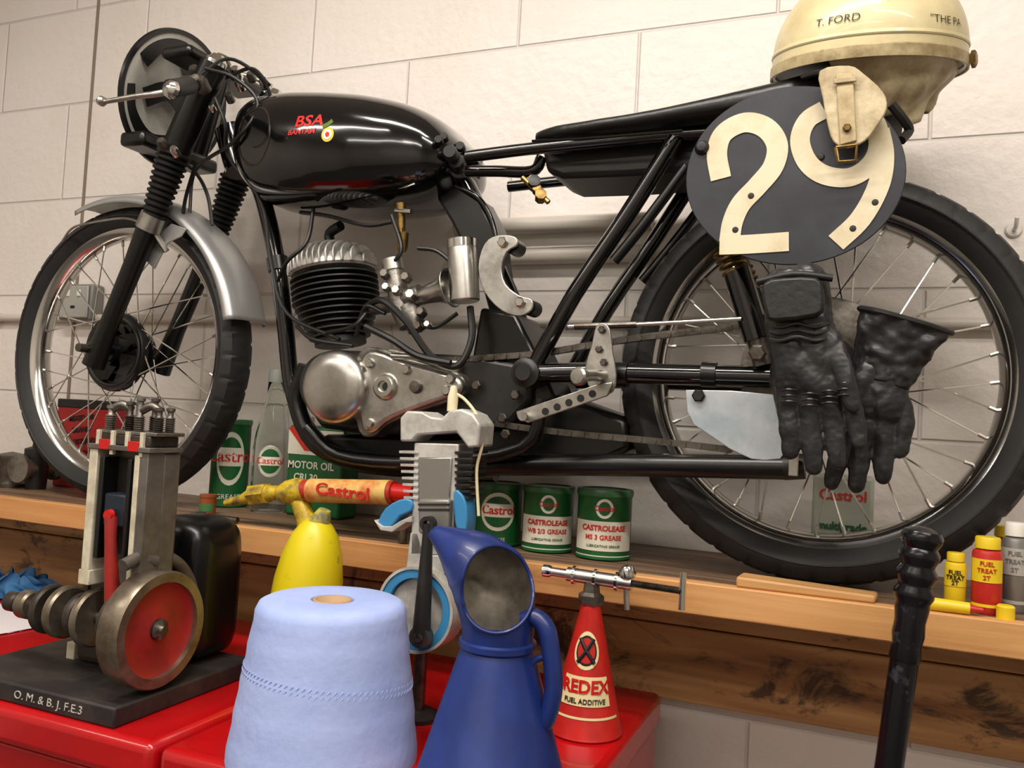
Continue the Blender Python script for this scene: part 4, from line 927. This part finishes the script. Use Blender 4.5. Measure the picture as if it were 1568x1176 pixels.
prism('port_left',[(578,800),(590,778),(612,765),(630,766),(630,782),(612,790),(600,805),(584,812)],cyy-.004,.03,BLU,cu,.002,sm=2)
prism('port_left_flange',[(572,796),(582,812),(600,815),(622,800),(630,800),(630,790),(612,798),(600,806),(586,806)],cyy-.007,.036,LG,cu,.001)
prism('port_right',[(694,752),(706,756),(714,775),(714,812),(704,820),(696,800)],cyy-.004,.03,BLU,cu,.002,sm=2)
cc=W(645,930,cyy); rr=R(645,930,cyy,54)
lathe('crankcase_ring',[(rr*.86,-.018),(rr*1.12,-.018),(rr*1.12,.018),(rr*.86,.018)],cc,(0,1,0),BLU,cu,seg=56,closed=True,bev=.001)
lathe('crankcase_outer',[(rr*1.12,-.020),(rr*1.2,-.020),(rr*1.2,.020),(rr*1.12,.020)],cc,(0,1,0),LG,cu,seg=56,closed=True)
lathe('crank_disc',[(0,-.010),(rr*.84,-.010),(rr*.86,-.006),(rr*.86,.012),(0,.012)],cc,(0,1,0),LG,cu,seg=56)
lathe('crank_back',[(0,.014),(rr*1.15,.014),(rr*1.15,.018),(0,.018)],cc,(0,1,0),GRY,cu,seg=56)
prism('throat_walls',[(628,815),(640,815),(650,850),(690,850),(696,815),(704,820),(704,880),(620,880)],cyy-.0,.03,LG,cu,.002)
p1=W(656,802,cyy-.03); p2=W(645,974,cyy-.03)
tube('con_rod',[p1,p1.lerp(p2,.1),p1.lerp(p2,.5),p2],[.0085,.007,.0095,.0125],SAT,cu,16)
lathe('small_end',[(.005,-.006),(.010,-.006),(.010,.006),(.005,.006)],p1,(0,1,0),SAT,cu,seg=24,closed=True)
lathe('big_end',[(0,.012),(.006,.012),(.008,.008),(.014,.008),(.015,-.006),(0,-.006)],p2,(0,-1,0),STL,cu,seg=24)
tube('stand_stem',[Vector((cc.x,cyy+.005,cc.z-rr*1.1)),Vector((cc.x,cyy+.005,ZC+.01))],.010,STL,cu,16)
lathe('stand_foot',[(0,0),(.032,0),(.032,.006),(.02,.012),(0,.012)],(cc.x,cyy+.005,ZC),(0,0,1),SAT,cu,seg=36)

# ---------------------------------------------------------------- cutaway four stroke engine
ce=root('cutaway_four_stroke_engine',(-1.0,-.35,ZC))
BW=M('black_base',(30,28,27),.6,bump=.5,bs=50,col2=(56,48,44),vs=14)
x0,x1,y0,y1=-1.15,-.840,-.452,-.19
bb('base_board',x0,x1,y0,y1,ZC,ZC+.026,BW,ce,.003)
CH=M('chalk',(190,186,178),.8)
text('chalk_mark','O. M. & B. J. F.E.3',.015,CH,ce,flat((-.955,y0-.0006,ZC+.013),(1,0,0),(.08,0,1)),sx=1.15,bold=-.0001)
FB=M('flywheel_metal',(148,138,122),.38,.8,col2=(104,92,76),vs=18); FR=M('flywheel_red',(158,34,28),.5,col2=(124,30,26),vs=16); BRN=M('engine_brown',(70,62,54),.45,.4,col2=(46,40,35),vs=20)
fx,fy,fz=-.843,-.385,ZC+.026+.0825; o_=(fx,fy,fz)
lathe('flywheel_rim',[(.062,.006),(.0745,.006),(.0765,.003),(.0765,-.026),(.0745,-.029),(.060,-.029)],o_,(1,0,0),FB,ce,seg=72,closed=True)
lathe('flywheel_web',[(0,-.002),(.02,-.002),(.03,-.006),(.054,-.006),(.062,-.001),(.062,-.02),(0,-.02)],o_,(1,0,0),FR,ce,seg=64)
lathe('flywheel_boss',[(0,.010),(.006,.010),(.008,.006),(.014,.002),(.014,-.01),(0,-.01)],o_,(1,0,0),STL,ce,seg=24)
lathe('crankshaft',[(0,0),(.009,0),(.009,-.28),(0,-.28)],o_,(1,0,0),STL,ce,seg=20)
for i,(dx_,r_,w_) in enumerate([(-.060,.046,.014),(-.115,.040,.012),(-.14,.030,.012),(-.17,.036,.014),(-.20,.034,.012),(-.245,.020,.02),(-.275,.014,.02)]):
    lathe('crank_disc_%d'%i,[(0,w_/2),(r_-.003,w_/2),(r_,w_/2-.003),(r_,-w_/2+.003),(r_-.003,-w_/2),(0,-w_/2)],(fx+dx_,fy,fz),(1,0,0),BRN if i%2==0 else FB,ce,seg=40)
bb('crankcase_back',-1.04,-.935,-.345,-.27,ZC+.026,fz+.055,BRN,ce,.012,4)
fyb=-.405
CW=M('cut_cream',(210,202,180),.5,col2=(170,158,134),vs=30); GR2=M('block_grey',(108,102,94),.45,.3,col2=(80,72,66),vs=20)
xa,xb=W(132,760,fyb).x,W(222,760,fyb).x; zt_=W(180,690,fyb).z; zb_=W(180,895,fyb).z
bb('cylinder_block',xa+.004,xb,fyb+.028,fyb+.060,zb_-.01,zt_,GR2,ce,.004)
wl=(xb-xa)
bb('wall_left_cut',xa,xa+wl*.14,fyb,fyb+.03,zb_+.01,zt_,CW,ce,.001)
bb('wall_left_liner',xa+wl*.2,xa+wl*.28,fyb-.001,fyb+.03,zb_+.03,zt_-.01,BLK,ce,.001)
bb('wall_right_cut',xa+wl*.78,xa+wl*.86,fyb,fyb+.03,zb_+.0,zt_-.004,CW,ce,.001)
bb('wall_right_body',xa+wl*.86,xb,fyb+.001,fyb+.03,zb_-.01,zt_,GR2,ce,.001)
bb('wall_right_liner',xa+wl*.68,xa+wl*.74,fyb-.001,fyb+.03,zb_+.03,zt_-.01,BLK,ce,.001)
bb('bore_back',xa+wl*.28,xa+wl*.68,fyb+.024,fyb+.03,zb_+.03,zt_,M('bore_steel',(90,84,78),.3,.8),ce,.0)
pm=(zt_+zb_)/2
bb('piston',xa+wl*.29,xa+wl*.67,fyb+.002,fyb+.026,pm-.014,pm+.030,M('piston_blue_grey',(46,54,66),.35,.5),ce,.003)
xm=xa+wl*.48
tube('connecting_rod',[(xm,fyb-.002,pm),(xm+.004,fyb-.004,pm-.03),(xm+.010,fyb+.004,fz+.01)],[.0085,.0075,.011],FR,ce,14)
lathe('gudgeon',[(0,.006),(.007,.006),(.008,0),(0,0)],(xm,fyb-.003,pm+.002),(0,-1,0),RED,ce,seg=20)
bb('foot_cut_a',xa-.004,xa+.016,fyb+.0,fyb+.028,zb_-.008,zb_+.012,CW,ce,.001); bb('foot_cut_b',xb-.02,xb+.012,fyb+.002,fyb+.028,zb_+.004,zb_+.014,CW,ce,.001)
bb('head_plate',xa-.004,xb+.004,fyb-.002,fyb+.058,zt_,zt_+.007,GR2,ce,.001)
bb('head_cut',xa+.004,xb-.002,fyb+.004,fyb+.055,zt_+.007,zt_+.022,BRN,ce,.002)
for i in range(4): 
    xx=xa+wl*(.12+.25*i); bb('head_web_%d'%i,xx-.003,xx+.003,fyb+.0,fyb+.006,zt_-.006 if i%2 else zt_+.004,zt_+.026,CW,ce,.0005)
for i in range(2):
    xx=xa+wl*(.26+.5*i); bb('head_red_%d'%i,xx-.009,xx+.009,fyb-.0025,fyb+.008,zt_+.0005,zt_+.014,RED,ce,.0005)
bb('rocker_plate',xa+.006,xb+.008,fyb+.004,fyb+.055,zt_+.022,zt_+.027,CAST,ce,.001)
for i,(fx_,fy_) in enumerate([(.2,.012),(.45,.02),(.7,.012),(.95,.02),(.35,.045),(.6,.048),(.9,.045)]):
    xx=xa+wl*fx_; yv=fyb+fy_; hh=.028+.006*(i%3)
    pf=[(0,0),(.004,0)]
    for q in range(7): pf+=[(.0075,.003*q+.001),(.005,.003*q+.0025)]
    pf+=[(.004,.022),(.004,hh),(.006,hh+.001),(.006,hh+.005),(0,hh+.006)]
    lathe('valve_spring_%d'%i,pf,(xx,yv,zt_+.027),(0,0,1),STL if i%2 else CAST,ce,seg=18)
for i,(a_,b_) in enumerate([(.2,.45),(.7,.95)]):
    tube('rocker_%d'%i,[(xa+wl*a_,fyb+.014,zt_+.055),(xa+wl*(a_+b_)/2,fyb+.018,zt_+.062),(xa+wl*b_,fyb+.022,zt_+.055)],.006,STL,ce,10,3)
loft('black_cowl',[(-1.02,ZC+.20,ZC+.06,.02),(-1.01,ZC+.225,ZC+.04,.05),(-.96,ZC+.236,ZC+.03,.06),(-.91,ZC+.236,ZC+.03,.06),(-.885,ZC+.225,ZC+.035,.052),(-.872,ZC+.20,ZC+.05,.03)],BLK,ce,ex=5,sm=4,yc=-.235,seg=48)
arc=[Vector((fx-.030,fy+.094*sin(t),fz+.094*cos(t))) for t in [rad(q) for q in (-25,-5,15,35,55,75,95,110)]]
tube('flywheel_guard',arc,.0085,GR2,ce,12,4)
tube('guard_arm',[(xb-.005,fyb+.03,zb_+.03),arc[1],arc[2]],.009,GR2,ce,12,3)
tube('carb_stub',[(xa+.005,fyb+.045,zb_+.09),(xa-.025,fyb+.045,zb_+.09),(xa-.03,fyb+.045,zb_+.05)],.010,STL,ce,14,3)
tube('governor_rod',[(xa-.012,fyb+.03,zb_+.12),(xa-.02,fyb+.03,fz)],.004,BRN,ce,8)
p=WZ(112,1008,ZC+.026)
bb('white_foot',p.x-.008,p.x+.008,p.y-.006,p.y+.012,ZC+.026,ZC+.05,CW,ce,.001)

# rag and papers on chest at left
rg=root('blue_rag',WZ(30,905,ZC+.02)); c=WZ(22,912,ZC)
vs=[];fs=[];n=40
for i in range(n+1):
    for k in range(n+1):
        s,t=i/n*2-1,k/n*2-1; q=max(0,1-s*s)*max(0,1-t*t)
        z=.004+.055*q**.6*(.6+.4*sin(s*9+t*4)*cos(t*6-s*5)); vs.append(Vector((c.x+s*.10+.012*sin(t*11),min(c.y+t*.05+.012*sin(s*10),.07),ZC+max(.001,z))))
for i in range(n):
    for k in range(n): q=i*(n+1)+k; fs.append((q,q+1,q+n+2,q+n+1))
mk('cloth',vs,fs,M('rag_blue',(50,104,150),.8,bump=.6,bs=60,col2=(30,76,120),vs=20),rg,ang=80)
pa=root('paper_sheets',WZ(40,955,ZC)); c=WZ(45,955,ZC)
for i in range(3): box('sheet_%d'%i,c+Vector((-.08+.01*i,.0,.0008+.0009*i)),(.20,.14,.0006),[M('paper_white',(225,220,222),.7),M('paper_pink',(230,170,190),.7),M('paper_white',(0,0,0))][i],pa,0,Matrix.Rotation(.25-.2*i,3,'Z'))

# black metal lever handle standing on floor
jh=root('jack_handle',W(1390,1000,-.2)); hy=-.2
HB=M('handle_black',(22,22,26),.22,.3,col2=(60,62,70),vs=40,vlo=.58,vhi=.66)
a,b=W(1413,815,hy),W(1385,1010,hy); d=(a-b).normalized(); r_=R(1385,1010,hy,21)
bot=b-d*((b.z-.02)/d.z)
tube('lower_tube',[bot,b],r_*.98,HB,jh,28)
L=(a-b).length; pf=[(0,0),(r_*1.05,0),(r_*1.1,L*.02),(r_*1.0,L*.12),(r_*1.12,L*.2),(r_*1.05,L*.3),(r_*1.2,L*.42)]
for i in range(3): h0=L*(.45+.15*i); pf+=[(r_*1.15,h0),(r_*1.38,h0+L*.05),(r_*1.38,h0+L*.09),(r_*1.15,h0+L*.13)]
pf+=[(r_*1.4,L*.93),(r_*1.45,L*.97),(r_*1.25,L*1.01),(r_*.5,L*1.04),(0,L*1.04)]
lathe('turned_grip',pf,b,d,HB,jh,seg=32)
lathe('foot',[(0,0),(.06,0),(.06,.01),(.03,.02),(0,.02)],(bot.x,bot.y,0),(0,0,1),HB,jh,seg=28)
hk=root('wall_hook',W(1552,352,.19)); p=W(1552,352,.198); lathe('plate',[(0,.004),(.010,.004),(.012,0)],p,(0,-1,0),WHT,hk,seg=20); tube('hook',[p,p+Vector((0,-.02,0)),p+Vector((0,-.03,.012))],.003,WHT,hk,8,3)
# ---------------------------------------------------------------- lighting: fluorescent battens on ceiling
LC=(1,.925,.845)
def batten(x,y,l,rotz,pw,col=LC):
    f=root('ceiling_strip_light',(x,y,2.86)); d=Vector((cos(rotz),sin(rotz),0)); rm=Matrix.Rotation(rotz,3,'Z')
    box('housing',(x,y,2.875),(l,.10,.045),WHT,f,.005,rm)
    em=bpy.data.materials.get('tube_glow')
    if not em:
        em=bpy.data.materials.new('tube_glow'); em.use_nodes=True; b=em.node_tree.nodes['Principled BSDF']; b.inputs['Emission Color'].default_value=(1,.93,.85,1); b.inputs['Emission Strength'].default_value=9
    c=Vector((x,y,2.835)); tube('fluorescent_tube',[c-d*(l/2-.03),c+d*(l/2-.03)],.014,em,f,12)
    la=bpy.data.lights.new('strip','AREA'); la.shape='RECTANGLE'; la.size=l; la.size_y=.16; la.energy=pw; la.color=col
    o=bpy.data.objects.new('strip_lamp',la); o.location=(x,y,2.81); o.rotation_euler=(0,0,rotz); bpy.context.collection.objects.link(o); par(o,f)
batten(-.5,-1.0,1.5,0,36); batten(.9,-1.5,1.5,rad(0),25); batten(-1.9,-1.9,1.5,0,16); batten(0,-3.0,1.8,0,22); batten(-1.6,-3.2,1.8,0,12)
w=bpy.data.worlds.new('w'); bpy.context.scene.world=w; w.use_nodes=True; w.node_tree.nodes['Background'].inputs[0].default_value=(.9,.87,.82,1); w.node_tree.nodes['Background'].inputs[1].default_value=.3
# ---------------------------------------------------------------- camera
cd=bpy.data.cameras.new('camera'); co=bpy.data.objects.new('camera',cd); bpy.context.collection.objects.link(co)
cd.sensor_width=36; cd.lens=36*F/1568; cd.clip_start=.05
mw=Matrix((rgt,upv,-fwd)).transposed().to_4x4(); mw.translation=CAM; co.matrix_world=mw
bpy.context.scene.camera=co
bpy.context.scene.view_settings.view_transform='Standard'
